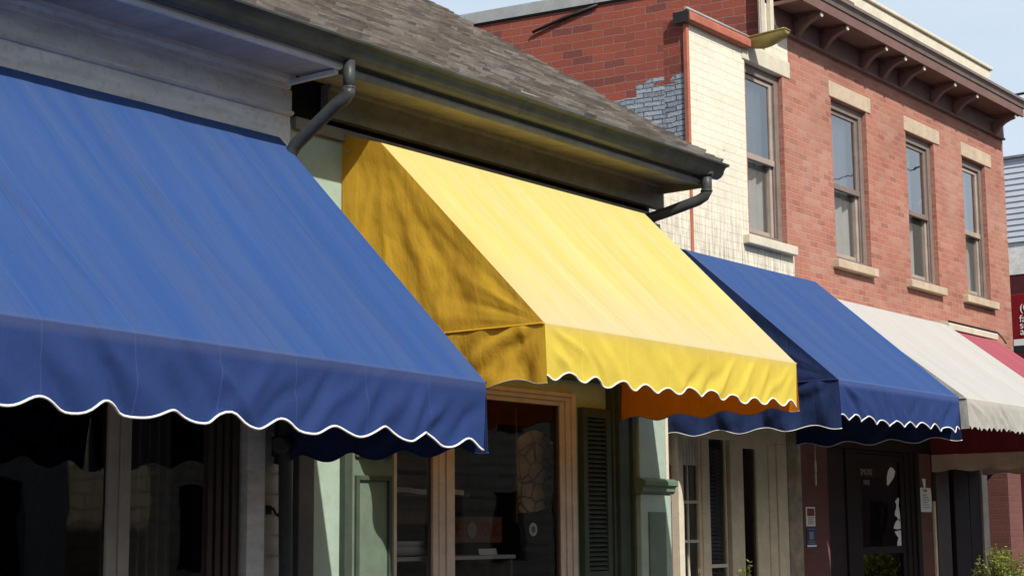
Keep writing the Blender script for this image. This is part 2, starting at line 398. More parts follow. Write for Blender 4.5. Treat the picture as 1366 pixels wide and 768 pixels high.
# ------------------------------------------------------------------ walls with openings
def wall_cells(mbs, pick, x0, x1, z0, z1, y, holes, cuts_x=(), cuts_z=(), depth=.14, top=True):
    xs = sorted({x0,x1,*cuts_x,*[h[0] for h in holes],*[h[1] for h in holes]})
    zs = sorted({z0,z1,*cuts_z,*[h[2] for h in holes],*[h[3] for h in holes]})
    xs = [x for x in xs if x0 <= x <= x1]; zs = [z for z in zs if z0 <= z <= z1]
    for a, b in zip(xs, xs[1:]):
        for c, d in zip(zs, zs[1:]):
            mx, mz = (a+b)/2, (c+d)/2
            if any(h[0] < mx < h[1] and h[2] < mz < h[3] for h in holes): continue
            m = mbs[pick(mx, mz)]
            m.quad([(a,y,c),(b,y,c),(b,y,d),(a,y,d)])
    for h in holes:
        a, b, c, d = h
        mbs[pick(a-.01,(c+d)/2)].quad([(a,y,c),(a,y,d),(a,y+depth,d),(a,y+depth,c)])
        mbs[pick(b+.01,(c+d)/2)].quad([(b,y,c),(b,y+depth,c),(b,y+depth,d),(b,y,d)])
        mbs[pick((a+b)/2,d+.01)].quad([(a,y,d),(b,y,d),(b,y+depth,d),(a,y+depth,d)])
        mbs[pick((a+b)/2,c-.01)].quad([(a,y,c),(a,y+depth,c),(b,y+depth,c),(b,y,c)])

# ================================================================== LOW SHOP BUILDING (grey + green fronts, one shingle roof)
shop = thing('shop_building', 'low shop building with a weathered shingle roof, grey boards and a green storefront', 'building', (6.9,7.0,0))
XL, XR = 2.2, 11.12
# --- roof of individual lapped shingles
SL = .64; ca = 1/math.hypot(1,SL); sa = SL*ca
mb = MB(); rnd = random.Random(3)
ey, ez = 6.405, 4.515
nc = 64; expo = .088
for i in range(nc):
    s0 = i*expo
    x = XL - rnd.random()*.25
    while x < XR:
        w = rnd.choice((.09,.13,.17,.22,.30))*rnd.uniform(.9,1.1)
        xe = min(x+w, XR+rnd.uniform(-.012,.012))
        if xe - x > .02:
            j = rnd.uniform(-.010,.010) if i else rnd.uniform(-.006,.006); th = rnd.uniform(.016,.036)
            a0 = s0 + j; a1 = s0 + expo*1.5
            lift = rnd.uniform(0,.006)
            def P(xx, a, h): return (xx, ey + a*ca - h*sa, ez + a*sa + h*ca)
            mi = rnd.choice((0,0,1,1,2,2,3,4,4))
            t0 = th + lift; t1 = .003
            A,B,C_,D_ = P(x,a0,t0),P(xe,a0,t0),P(xe,a1,t1),P(x,a1,t1)
            mb.quad([A,B,C_,D_],mi); mb.quad([P(x,a0,-.004),P(xe,a0,-.004),B,A],mi)
            mb.quad([P(x,a0,-.004),A,D_,P(x,a1,-.004)],mi); mb.quad([B,P(xe,a0,-.004),P(xe,a1,-.004),C_],mi)
        x = xe + rnd.uniform(.001,.003)
        if xe >= XR-.02: break
roof = mb.build('roof', SH, shop)
# sheathing under it, back slope, and the rake board
Ls = nc*expo; ry, rz = ey+Ls*ca, ez+Ls*sa
mb = MB(); mb.prism([(ey+.004,ez-.026),(ey+.004,ez-.006),(ry,rz-.006),(2*ry-ey,ez-.006),(2*ry-ey,ez-.03),(ry,rz-.03)], XL, XR-.012)
mb.build('roof_deck', M['fascia_slate'], roof)
# --- gutter: profile swept along the eave
gp = [(6.512,4.490),(6.512,4.415),(6.492,4.398),(6.455,4.392),(6.425,4.402),(6.402,4.425),(6.392,4.455),(6.375,4.476),(6.342,4.482),(6.336,4.493),(6.346,4.500),(6.392,4.494),(6.402,4.462),(6.414,4.432),(6.434,4.412),(6.458,4.404),(6.488,4.410),(6.502,4.424),(6.502,4.490)]
mb = MB(); mb.prism(gp, XL, XR-.005, smooth=False)
gut = mb.build('gutter', M['gutter_metal'], shop)
mb = MB(); mb.prism([(6.512,4.490),(6.512,4.415),(6.492,4.398),(6.455,4.392),(6.425,4.402),(6.402,4.425),(6.392,4.455),(6.375,4.476),(6.342,4.482),(6.346,4.500)], XR-.004, XR+.006); mb.build('end_cap', M['gutter_metal'], gut)
for xx in (5.1,8.5): 
    mb = MB(); mb.prism([(6.51,4.488),(6.51,4.413),(6.491,4.396),(6.455,4.390),(6.423,4.400),(6.400,4.424),(6.389,4.455),(6.372,4.474),(6.34,4.4805)], xx, xx+.05); mb.build('gutter_joint', M['gutter_metal'], gut)
# --- fascias
box('fascia', M['white_board'], shop, XL, 6.895, 6.518, 6.545, 4.362, 4.50, label='pale painted fascia over the grey shopfront')
box('fascia', M['fascia_slate'], shop, 6.94, 10.95, 6.518, 6.545, 4.338, 4.50, label='slate grey fascia over the green shopfront')
mb = MB(); mb.prism([(6.518,4.362),(6.505,4.385),(6.505,4.40),(6.517,4.41)], XL, 6.893); mb.build('fascia_trim', M['white_board'], shop)
mb = MB(); mb.prism([(6.518,4.338),(6.505,4.36),(6.505,4.372),(6.517,4.385)], 6.942, 10.948); mb.build('fascia_trim', M['fascia_slate'], shop)
# --- soffits: boards running across
def soffit(x0, x1, y0, z0, y1, z1, mat, gap, w=.105):
    mb = MB(); x = x0
    while x < x1-.01:
        e = min(x+w, x1); g_ = .0025 if e < x1 else 0
        mb.prism([(y0,z0),(y1,z1),(y1,z1+.018),(y0,z0+.018)], x, e-g_)
        x = e
    mb.prism([(y0,z0+.012),(y1,z1+.012),(y1,z1+.03),(y0,z0+.03)], x0, x1)
    return mb.build('soffit', mat, shop)
soffit(XL, 6.89, 6.545, 4.368, 6.95, 4.392, M['soffit_grey'], .003, .09)
soffit(6.95, 11.02, 6.545, 4.345, 6.95, 4.412, M['soffit_dark'], .006, .24)
box('soffit_end', M['white_board'], shop, 6.862, 6.893, 6.547, 6.96, 4.335, 4.366)
box('soffit_end', M['frieze_dark'], shop, 11.022, 11.05, 6.50, 7.05, 4.325, 4.47)
box('rake_board', M['fascia_slate'], shop, 10.952, 11.03, 6.51, 6.54, 4.35, 4.50)
# --- friezes
mb = MB(); mb.prism([(6.93,4.392),(6.905,4.389),(6.91,4.36),(6.945,4.345),(6.95,4.318),(6.972,4.315),(6.99,4.30),(6.99,4.392)], XL, 6.90)
mb.prism([(6.972,4.317),(6.972,4.19),(6.955,4.186),(6.948,4.172),(6.965,4.160),(6.985,4.158),(6.985,3.90),(7.02,3.90),(7.02,4.317)], XL, 6.932)
mb.build('frieze', M['grey_board'], shop)
mb = MB(); mb.prism([(6.925,4.41),(6.90,4.405),(6.905,4.385),(6.925,4.372),(6.925,4.205),(6.99,4.205),(6.99,4.41)], 7.2, 11.075)
mb.build('frieze', M['frieze_dark'], shop)
box('frieze_trim', M['frieze_dark'], shop, 6.96, 11.0, 6.962, 7.02, 4.09, 4.165)
box('attic_void', M['attic'], shop, 6.94, 11.0, 7.03, 7.2, 4.09, 4.90, bevel=0)  # solid black box, stands in for the unlit attic hollow
# --- clapboard wall of the grey front
mb = MB(); z = .12
while z < 3.9:
    for (a, b) in ((XL,2.62),(6.735,6.94)):
        mb.prism([(7.0,z),(6.976,z),(6.992,z+.125),(7.02,z+.125)], a, b)
    z += .118
mb.prism([(6.99,2.9),(6.99,3.9),(7.02,3.9),(7.02,2.9)], XL, 6.94)
mb.prism([(6.99,.12),(6.99,.42),(7.02,.42),(7.02,.12)], 2.62, 6.735)
mb.build('wall', M['clap'], shop)['label'] = 'grey clapboard front wall'
# --- big shop window of the grey front
win = MB()
win.box(2.62,6.735,6.985,7.05,2.72,2.9); win.box(2.62,6.735,6.985,7.05,.42,.55); win.box(2.62,2.75,6.985,7.05,.55,2.72)
wf = win.build('shop_window', M['grey_board'], shop, bevel=.004); wf['label'] = 'wide dark shop window of the grey front'
box('jamb', M['post_brown'], wf, 6.32,6.595, 7.02,7.10, .55,2.72)
box('jamb', M['grey_board'], wf, 6.597,6.735, 6.955,7.05, .12,2.72)
mb = MB(); mb.box(5.64,5.712,7.0,7.06,.55,2.72); mb.box(5.714,5.785,6.99,7.06,.55,2.72); mb.build('mullion', M['tan_paint'], wf, bevel=.004)
mb = MB()
for k in range(4): mb.box(6.34+.06*k, 6.375+.06*k, 6.998, 7.02, .55, 2.72)
mb.build('jamb_moulding', M['post_brown'], wf)
mb = MB(); mb.quad([(2.75,7.02,.55),(5.64,7.02,.55),(5.64,7.02,2.72),(2.75,7.02,2.72)]); mb.quad([(5.785,7.02,.55),(6.32,7.02,.55),(6.32,7.02,2.72),(5.785,7.02,2.72)]); mb.build('pane', M['glass_shop'], wf)
mb = MB(); mb.grid(lambda u,v:(5.9+.36*u, 7.22+.03*math.sin(u*34+.6*math.sin(v*3)), .5+2.3*v), 70, 6); mb.build('curtain', M['curtain_grey'], wf)
# --- green wall
GW = [(7.75,9.88,.5,2.66)]
mbs = {'w': MB()}
wall_cells(mbs, lambda x,z:'w', 6.94, 10.97, .12, 4.12, 7.0, GW, depth=.1)
mbs['w'].quad([(10.97,7.0,.12),(10.97,12,.12),(10.97,12,4.4),(10.97,7.0,4.4)])
mbs['w'].build('wall', M['green_wall'], shop)['label'] = 'pale green front wall'
mb = MB(); mb.quad([(XL,12,0),(11,12,0),(11,12,4.5),(XL,12,4.5)]); mb.quad([(XL,7,0),(XL,12,0),(XL,12,4.5),(XL,7,4.5)]); mb.build('wall', M['clap'], shop)
box('corner_board', M['dark_grey_board'], shop, 7.005, 7.135, 6.95, 7.0, .12, 2.6)
box('door_edge', M['green_dark'], shop, 7.402, 7.468, 6.95, 6.998, .12, 2.75)
mb = MB(); mb.box(7.47,7.868,6.965,6.998,.12,2.75)
pn = mb.build('panelled_board', M['green_mid'], shop, bevel=.004)
mb = MB()
for (z0,z1) in ((1.35,2.01),(2.12,2.55),(.3,1.25)):
    mb.box(7.50,7.53,6.945,6.966,z0,z1); mb.box(7.80,7.83,6.945,6.966,z0,z1); mb.box(7.53,7.80,6.945,6.966,z1-.03,z1); mb.box(7.53,7.80,6.945,6.966,z0,z0+.03)
mb.build('panel_moulding', M['green_dark'], pn, bevel=.004)
# --- green front's window
def stepframe(x0,x1,z0,z1,w,y,mat,par,name='frame'):
    mb = MB()
    for k,(o,yy) in enumerate(((0,y-.03),(.055,y-.02),(.115,y-.008))):
        ww = (.053,.058,w-.115)[k]
        a,b,c,d = x0+o,x1-o,z0+o*.55,z1-o*.55
        mb.box(a,a+ww,yy,y+.06,c,d); mb.box(b-ww,b,yy,y+.06,c,d); mb.box(a+ww,b-ww,yy,y+.06,d-ww*.55,d); mb.box(a+ww,b-ww,yy,y+.06,c,c+ww*.55)
    return mb.build(name, mat, par, bevel=.003)
gwin = stepframe(7.75,9.875,.5,2.655,.175,7.0,M['tan_paint'],shop,'shop_window'); gwin['label'] = 'tan framed display window of the green front'
mb = MB(); mb.box(8.29,8.345,7.0,7.06,.6,2.6); mb.box(8.347,8.41,6.995,7.06,.6,2.6); mb.box(8.412,8.495,6.985,7.06,.6,2.6); mb.build('mullion', M['tan_paint'], gwin, bevel=.004)
mb = MB(); mb.quad([(7.93,7.02,.6),(8.29,7.02,.6),(8.29,7.02,2.6),(7.93,7.02,2.6)]); mb.quad([(8.495,7.02,.6),(9.75,7.02,.6),(9.75,7.02,2.6),(8.495,7.02,2.6)]); mb.build('pane', M['glass_shop'], gwin)
mb = MB(); mb.box(9.68,9.697,7.0,7.018,.6,2.57); mb.build('glazing_bead', M['post_brown'], gwin)
# --- louvred shutter and corner mouldings
sh = MB(); sh.box(9.93,9.985,6.945,6.998,1.30,2.56); sh.box(10.235,10.29,6.945,6.998,1.30,2.56); sh.box(9.985,10.235,6.945,6.998,2.49,2.56); sh.box(9.985,10.235,6.945,6.998,1.30,1.37)
shut = sh.build('shutter', M['green_dark'], shop, bevel=.003)
mb = MB(); z = 1.38
while z < 2.48:
    mb.prism([(6.955,z),(6.955,z+.006),(6.995,z+.034),(6.995,z+.028)], 9.987, 10.233); z += .034
mb.build('louvres', M['green_dark'], shut)
mb = MB(); mb.lathe([(.0,-.05),(.035,-.04),(.05,-.01),(.05,0)], (10.11,6.965,1.30), 14); mb.build('finial', M['green_mid'], shut)
mb = MB(); mb.box(10.30,10.33,6.93,6.998,.12,2.75); mb.box(10.335,10.47,6.90,6.998,.12,2.75); mb.box(10.475,10.50,6.87,6.998,.12,2.75); mb.build('corner_moulding', M['green_dark'], shop, bevel=.005)
box('header_board', M['green_dark'], shop, 7.47, 10.5, 6.94, 6.998, 2.755, 3.05)
# --- pilaster with capital
pil = MB(); pil.box(10.505,10.93,6.83,6.998,.12,1.935); pil.box(10.53,10.90,6.85,6.998,2.05,4.05)
pilo = pil.build('pilaster', M['green_wall'], shop, bevel=.008)
mb = MB(); mb.prism([(6.998,1.935),(6.82,1.935),(6.80,1.955),(6.80,1.985),(6.775,2.0),(6.775,2.03),(6.81,2.05),(6.998,2.05)], 10.485, 10.95); mb.build('capital', M['green_mid'], pilo)
mb = MB(); mb.box(10.60,10.83,6.815,6.831,.4,1.8); mb.build('raised_panel', M['green_mid'], pilo, bevel=.004)
box('edge_strip', M['cream_bright'], shop, 10.935, 10.975, 6.87, 6.99, .12, 2.75)
# --- downpipes
mb = MB(); mb.tube([(6.885,6.455,4.40),(6.885,6.455,4.30),(6.885,6.455,4.235)], .036, 14); mb.tube([(6.885,6.455,4.243),(6.885,6.455,4.228)], .040, 14)
mb.tube([(6.885,6.455,4.235),(6.884,6.458,4.205),(6.878,6.48,4.178),(6.86,6.53,4.145),(6.835,6.75,3.995),(6.825,6.83,3.94),(6.822,6.872,3.885),(6.822,6.88,3.82),(6.822,6.88,2.0),(6.86,6.88,.15)], .040, 14)
mb.tube([(6.822,6.88,3.80),(6.822,6.88,3.785)], .045, 14)
mb.build('downpipe', M['pipe_metal'], shop)['label'] = 'bent metal downpipe between the blue and yellow awnings'
mb = MB(); mb.tube([(10.955,6.455,4.41),(10.955,6.455,4.32),(10.955,6.457,4.27),(10.95,6.475,4.235),(10.93,6.52,4.205),(10.84,6.76,4.125),(10.78,6.88,4.085),(10.74,6.93,4.02),(10.74,6.94,3.9),(10.74,6.94,2.1)], .042, 14)
mb.tube([(10.955,6.455,4.425),(10.955,6.455,4.395)], .056, 14); mb.tube([(10.955,6.457,4.283),(10.955,6.457,4.268)], .047, 14)
mb.build('downpipe', M['pipe_metal'], shop)['label'] = 'bent metal downpipe at the right end of the gutter'
# --- dark rooms behind the glass
def room(x0,x1,y0,y1,z0,z1,mat,par):
    mb = MB()
    mb.quad([(x0,y1,z0),(x1,y1,z0),(x1,y1,z1),(x0,y1,z1)]); mb.quad([(x0,y0,z0),(x0,y1,z0),(x0,y1,z1),(x0,y0,z1)]); mb.quad([(x1,y0,z0),(x1,y1,z0),(x1,y1,z1),(x1,y0,z1)])
    mb.quad([(x0,y0,z1),(x1,y0,z1),(x1,y1,z1),(x0,y1,z1)]); mb.quad([(x0,y0,z0),(x1,y0,z0),(x1,y1,z0),(x0,y1,z0)])
    return mb.build('interior', mat, par)
room(2.62,6.93,7.06,10.5,.1,3.2,M['room'],shop)
room(7.2,10.9,7.11,9.6,.1,3.2,M['room_warm'],shop)
mb = MB(); mb.box(7.7,10.3,8.4,8.45,1.82,2.1); mb.box(7.7,10.3,8.38,8.45,2.14,2.24); mb.box(7.7,10.3,8.42,8.47,2.5,3.0); mb.build('wall_boards', M['plywood'], shop)

# ================================================================== BRICK BUILDING
YB = 7.27
bb = thing('brick_building', 'two-storey red brick building with brown bracketed cornice and cream painted corner', 'building', (15.5,7.3,0))
OP = [(13.085,13.805,4.31,5.965),(14.83,15.635,4.31,5.975),(16.62,17.375,4.31,5.965),(18.185,18.885,4.31,5.965)]
mbs = {'b':MB(),'c':MB(),'n':MB()}
def pickb(x,z):
    if x < 13.07: return 'c'
    if x < 13.935 and (z < 4.30 or z > 5.96): return 'c'
    return 'b'
wall_cells(mbs, pickb, 12.06, 19.52, 2.62, 6.16, YB, OP, cuts_x=(13.07,13.935), cuts_z=(4.30,), depth=.15)
wall_cells(mbs, lambda x,z:'b' if x > 13.935 else 'c', 13.4, 19.52, 6.16, 6.62, YB, [], cuts_x=(13.935,))
mbs['c'].quad([(11.34,YB,2.2),(12.06,YB,2.2),(12.06,YB,4.75),(11.34,YB,4.75)])
mbs['b'].quad([(19.52,YB,0),(19.52,16,0),(19.52,16,6.9),(19.52,YB,6.9)])
mbs['b'].build('wall', M['brick_front'], bb)['label'] = 'sunlit red brick front wall'
mbs['c'].build('painted_wall', M['brick_cream'], bb)['label'] = 'cream painted brick with peeling stains'
# side wall (slightly out of square with the street) and the short return of the painted wall
mb = MB()
p0, p1 = (13.50-.165*.42,YB+.44), (13.50-.165*9, YB+.02+9)
mb.quad([(p0[0],p0[1],3.0),(p0[0],p0[1],6.885),(p1[0],p1[1],6.885),(p1[0],p1[1],3.0)], uv=[(7.71,3),(7.71,6.885),(16.4,6.885),(16.4,3)])
mb.quad([(12.061,YB+.03,3.0),(12.061,YB+.03,6.12),(12.061,YB+.24,6.12),(12.061,YB+.24,3.0)])
mb.quad([(12.061,YB+.24,3.0),(12.061,YB+.24,6.12),(12.95,YB+.24,6.12),(12.95,YB+.24,3.0)])
mb.quad([(13.5,YB+.02,6.17),(13.5,YB+.02,6.885),(p0[0],p0[1],6.885),(p0[0],p0[1],6.17)], uv=[(7.29,6.17),(7.29,6.885),(7.71,6.885),(7.71,6.17)])
mb.build('side_wall', M['brick_side'], bb)['label'] = 'dark red side wall with a grey painted patch'
box('edge_strip', M['terracotta'], bb, 12.045, 12.085, YB-.012, YB+.03, 3.0, 6.06)
mb = MB()
d = Vector((-.165,1,0)).normalized(); nrm = Vector((-d.y, d.x, 0))
def cop(t0,t1,z0,z1,o0,o1,mi):
    a = Vector((13.50,YB+.02,0)); pts=[]
    for (t,o) in ((t0,o0),(t1,o0),(t1,o1),(t0,o1)):
        q = a + d*t + nrm*o; pts.append((q.x,q.y))
    lo = [(x,y,z0) for x,y in pts]; hi = [(x,y,z1) for x,y in pts]
    mb.quad(hi,mi); mb.quad(lo[::-1],mi)
    for i in range(4):
        j=(i+1)%4; mb.quad([lo[i],lo[j],hi[j],hi[i]],mi)
for k in range(6): cop(.25+1.5*k, .25+1.5*(k+1)-.006, 6.897, 7.02, -.25, .028, 0)
cop(.25,9.2,6.880,6.899,-.2,.016,1)
mb.build('coping', [M['zinc'],M['iron']], bb)
# loose iron strap on the side wall
q0 = Vector((13.50-.165*.0,YB+.02,0)); 
mb = MB(); A = q0 + d*1.72 + nrm*.02; B = q0 + d*2.45 + nrm*.03
mb.tube([(A.x,A.y,6.875),((A.x+B.x)/2,(A.y+B.y)/2,6.80),(B.x,B.y,6.70)], [.014,.018,.014], 6); mb.build('iron_strap', M['iron'], bb)
# coping of the painted corner
mb = MB(); mb.prism([(YB-.05,6.065),(YB-.07,6.075),(YB-.07,6.145),(YB-.03,6.175),(YB+.10,6.18),(YB+.10,6.065)], 12.02, 13.10); 
wc = mb.build('corner_coping', M['terracotta'], bb, bevel=.008)
mb = MB(); mb.tube([(12.0,YB-.03,6.185),(13.16,YB-.03,6.185)], .014, 8); mb.build('flashing', M['zinc'], wc)
mb = MB(); mb.box(12.0,12.018,YB-.06,YB+.1,6.06,6.16); mb.build('coping_end', M['iron'], wc)
# half round gutter spout sticking out over the first window
mb = MB()
def spout(u, v, k=1.0):
    t = PI + PI*u; dp = (.035+.085*math.sin(PI*min(1,.12+.80*v)))*k if v < .92 else (.085-.6*(v-.92))*k
    return Vector((13.15+.03*v+.075*k*math.cos(t)*(1-.25*v*v), YB+.0-.40*v, 6.165+.035*v+dp*math.sin(t)))
mb.grid(lambda u,v: spout(u,v), 14, 14); mb.grid(lambda u,v: spout(1-u,v,.9), 14, 14)
mb.tube([spout(0,i/10) for i in range(11)], .009, 6); mb.tube([spout(1,i/10) for i in range(11)], .009, 6)
mb.quad([spout(i/14,1) for i in range(15)]); mb.tube([spout(0,1),spout(1,1)],.009,6)
mb.build('gutter_spout', M['brass_dull'], bb)
mb = MB(); mb.box(13.405,13.475,YB-.02,YB+.02,6.165,7.1); mb.build('corner_post', M['tan_paint'], bb, bevel=.004)
mb = MB(); mb.box(13.535,13.60,YB-.045,YB-.002,6.30,6.75); mb.build('corner_post', M['cream_bright'], bb, bevel=.004)
mb = MB(); bl = [(11.34,3.85),(11.50,3.86),(11.55,3.97),(11.60,4.06),(11.57,4.16),(11.50,4.20),(11.44,4.30),(11.34,4.33)]
mb.quad([(x,YB-.006,z) for x,z in bl])
for i in range(len(bl)):
    p_,q_=bl[i],bl[(i+1)%len(bl)]; mb.quad([(p_[0],YB-.006,p_[1]),(p_[0],YB,p_[1]),(q_[0],YB,q_[1]),(q_[0],YB-.006,q_[1])])
mb.build('cement_patch', M['zinc'], bb)
# --- cornice
CX0, CX1 = 13.62, 19.34
mb = MB(); mb.prism([(YB,6.39),(YB-.045,6.39),(YB-.05,6.41),(YB-.03,6.425),(YB-.03,6.625),(YB,6.625)], CX0, 19.50)
cor = mb.build('cornice', M['brown_paint'], bb)
mb = MB(); mb.box(CX0,CX1,6.945,YB-.031,6.618,6.64); mb.build('soffit', M['brown_paint'], cor)
mb = MB(); mb.prism([(6.92,6.60),(6.945,6.60),(6.945,6.70),(6.918,6.70)], CX0, CX1); mb.prism([(6.92,6.605),(6.92,6.64),(7.25,6.64),(7.25,6.605)], CX0-.02, CX0); mb.build('fascia', M['brown_paint'], cor)
mb = MB(); mb.prism([(6.945,6.702),(6.905,6.702),(6.895,6.73),(6.875,6.76),(6.862,6.765),(6.862,6.795),(7.3,6.83),(7.3,6.702)], CX0-.03, CX1+.02)
mb.build('crown_moulding', M['frame_brown'], cor)
for xb in (14.05,14.61,15.51,15.98,16.46,17.30,17.94,19.14):
    mb = MB()
    prof = [(YB-.032,6.40),(YB-.075,6.405),(YB-.10,6.43),(YB-.13,6.47),(YB-.19,6.515),(YB-.25,6.54),(YB-.295,6.55),(YB-.315,6.565),(YB-.318,6.585),(YB-.30,6.60),(YB-.26,6.602),(YB-.20,6.59),(YB-.15,6.575),(YB-.10,6.565),(YB-.032,6.56)]
    mb.prism(prof, xb-.035, xb+.035)
    br = mb.build('bracket', M['brown_paint'], cor, bevel=.006)
    if xb < 15.9 or xb > 16.1:
        pass
    mb = MB(); mb.box(xb-.042,xb+.042,YB-.31,YB-.033,6.603,6.617)
    mb.build('bracket_cap', M['brown_paint'], cor, bevel=.003)
    mb = MB(); mb.tube([(xb,YB-.31,6.578),(xb,YB-.326,6.578)], .026, 12); mb.build('bracket_lit_end', M['cream_bright'], cor)  # cream disc painted as the sunlit end of the bracket
# parapet behind the cornice, flat roof
mb = MB(); mb.box(13.66,19.50,YB+.1,YB+.34,6.84,7.30); mb.box(13.62,19.53,YB+.07,YB+.37,7.30,7.34)
mb.build('parapet', M['cream_bright'], bb, bevel=.01)
box('hatch', M['brown_paint'], bb, 14.55, 14.9, 7.0, 7.25, 6.82, 6.92)
mb = MB(); mb.quad([(13.47,YB+.3,6.6),(19.5,YB+.3,6.6),(19.5,16,6.6),(12.1,16,6.6)]); mb.build('roof', M['roof_flat'], bb)
# --- upper windows: one built, others copied
LS = [(13.03,13.955,12.96,13.89),(14.79,15.74,14.745,15.655),(16.58,17.53,16.48,17.42),(18.165,19.08,18.02,18.965)]
def upper_window(op, ls, first):
    a,b,c,dz = op
    W = MB(); y0 = YB+.05; y1 = YB+.13
    W.box(a,a+.065,y0,y1,c,dz); W.box(b-.075,b,y0,y1,c,dz); W.box(a+.065,b-.075,y0,y1,dz-.085,dz); W.box(a+.065,b-.075,y0,y1,c,c+.06)
    W.box(b-.095,b-.077,y0+.02,y1,c+.06,dz-.085)
    w = W.build('window', M['frame_brown'], bb, bevel=.004)
    zm = 5.10; s0,s1 = a+.067,b-.097
    S = MB(); ys=YB+.072
    S.box(s0,s0+.04,ys,ys+.03,zm,dz-.09); S.box(s1-.04,s1,ys,ys+.03,zm,dz-.09); S.box(s0+.04,s1-.04,ys,ys+.03,dz-.13,dz-.09); S.box(s0,s1,ys-.015,ys+.03,zm-.035,zm+.02)
    S.build('sash', M['sash_taupe'] if first else M['frame_brown'], w, bevel=.003)
    S = MB(); yl=YB+.108
    S.box(s0,s0+.04,yl,yl+.03,c+.062,zm-.036); S.box(s1-.045,s1,yl-.02,yl+.03,c+.062,zm-.036); S.box(s0+.04,s1-.045,yl,yl+.03,c+.062,c+.115)
    S.build('sash', M['sash_taupe'], w, bevel=.003)
    P = MB(); P.quad([(s0+.04,ys+.015,zm+.02),(s1-.04,ys+.015,zm+.02),(s1-.04,ys+.015,dz-.13),(s0+.04,ys+.015,dz-.13)]); P.build('pane', M['glass_upper'], w)
    P = MB(); P.quad([(s0+.04,yl+.015,c+.11),(s1-.045,yl+.015,c+.11),(s1-.045,yl+.015,zm-.036),(s0+.04,yl+.015,zm-.036)]); P.build('pane', M['glass_screen'], w)
    ph = a*7
    cw = .52 if 16 < a < 17 else 1.0
    Cn = MB(); Cn.grid(lambda u,v:(a-.08+(b-a+.33)*u*cw, YB+.20+.018*math.sin(u*40+ph+.5*math.sin(v*4+ph))+.01*math.sin(u*93+v*2), c+.02+(dz-c)*v), 60, 8); Cn.build('curtain', M['curtain'], w)
    Rm = MB(); Rm.box(a-.1,b+.28,YB+.34,YB+.36,c-.1,dz+.1); Rm.build('blind_back', M['room'], w)
    return w
for i,(op,ls) in enumerate(zip(OP,LS)):
    w = upper_window(op, ls, i in (0,3))
    L = MB(); L.box(ls[0],ls[1],YB-.012,YB+.15,op[3]+.002,op[3]+.165); L.build('lintel', M['limewash'] if i==0 else M['sandstone'], w, bevel=.008)
    L = MB(); L.box(ls[2],ls[3],YB-.07,YB+.15,4.222,4.308); L.build('sill', M['limewash'] if i==0 else M['sandstone'], w, bevel=.008)
# --- ground floor of the brick building
gy = YB
box('beam', M['dark_wood'], bb, 13.9, 19.5, gy+.0, gy+.25, 2.45, 2.618)
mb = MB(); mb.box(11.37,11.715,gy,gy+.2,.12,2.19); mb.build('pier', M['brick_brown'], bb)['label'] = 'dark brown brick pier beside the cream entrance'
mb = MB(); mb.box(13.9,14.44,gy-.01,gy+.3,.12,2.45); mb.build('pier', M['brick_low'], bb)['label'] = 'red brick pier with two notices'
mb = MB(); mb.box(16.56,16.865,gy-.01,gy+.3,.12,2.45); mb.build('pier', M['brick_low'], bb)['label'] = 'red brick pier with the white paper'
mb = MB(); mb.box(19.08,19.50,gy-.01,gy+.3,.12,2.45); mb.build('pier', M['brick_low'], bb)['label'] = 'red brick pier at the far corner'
mb = MB(); mb.box(13.632,13.895,gy-.02,gy+.3,.12,2.66); mb.build('stone_pier', M['stone_pier'], bb, bevel=.01)
# cream entrance
box('jamb', M['cream_bright'], bb, 11.645, 11.722, gy-.07, gy+.1, .12, 2.55)
box('header', M['cream_paint'], bb, 11.72, 13.63, gy-.01, gy+.2, 2.435, 2.66)
ew = MB(); ey0,ey1 = gy+.0,gy+.05
ew.box(11.725,11.765,ey0,ey1,.9,2.434); ew.box(12.075,12.118,ey0,ey1,.9,2.434); ew.box(11.765,12.075,ey0,ey1,.9,.97)
eo = ew.build('window', M['cream_paint'], bb, bevel=.004); eo['label'] = 'narrow small-paned window beside the cream door'
mb = MB(); mb.box(11.913,11.931,ey0+.012,ey1-.012,.97,2.434)
for zz in (2.22,1.895,1.57,1.25): mb.box(11.765,11.911,ey0+.01,ey1-.01,zz-.012,zz+.012); mb.box(11.933,12.075,ey0+.01,ey1-.01,zz-.012,zz+.012)
mb.build('muntins', M['cream_bright'], eo)
mb = MB(); mb.quad([(11.765,gy+.025,.97),(12.075,gy+.025,.97),(12.075,gy+.025,2.434),(11.765,gy+.025,2.434)]); mb.build('pane', M['glass_shop'], eo)
mb = MB(); mb.grid(lambda u,v:(11.74+.36*u, gy+.20+.02*math.sin(u*26), .9+1.55*v), 40, 3); mb.build('curtain', M['curtain_grey'], eo)
mb = MB(); mb.box(12.12,12.232,gy-.012,gy+.12,.12,2.434); mb.build('mullion', M['cream_paint'], bb, bevel=.006)
sw = MB(); sw.box(12.234,12.250,gy-.005,gy+.04,.12,2.434); sw.box(12.515,12.53,gy-.005,gy+.04,.12,2.434); sw.box(12.250,12.515,gy-.005,gy+.03,1.345,1.375)
so = sw.build('side_light', M['cream_paint'], bb)
mb = MB(); mb.quad([(12.25,gy+.012,.12),(12.515,gy+.012,.12),(12.515,gy+.012,2.434),(12.25,gy+.012,2.434)]); mb.build('pane', M['glass_shop'], so)
mb = MB(); z=.2
while z < 2.43:
    mb.prism([(gy+.04,z),(gy+.04,z+.002),(gy+.07,z+.03),(gy+.07,z+.028)],12.25,12.60); z += .033
mb.build('blind', M['blind'], so)
box('door_post', M['cream_paint'], bb, 12.60, 12.80, gy-.01, gy+.14, .12, 2.434)
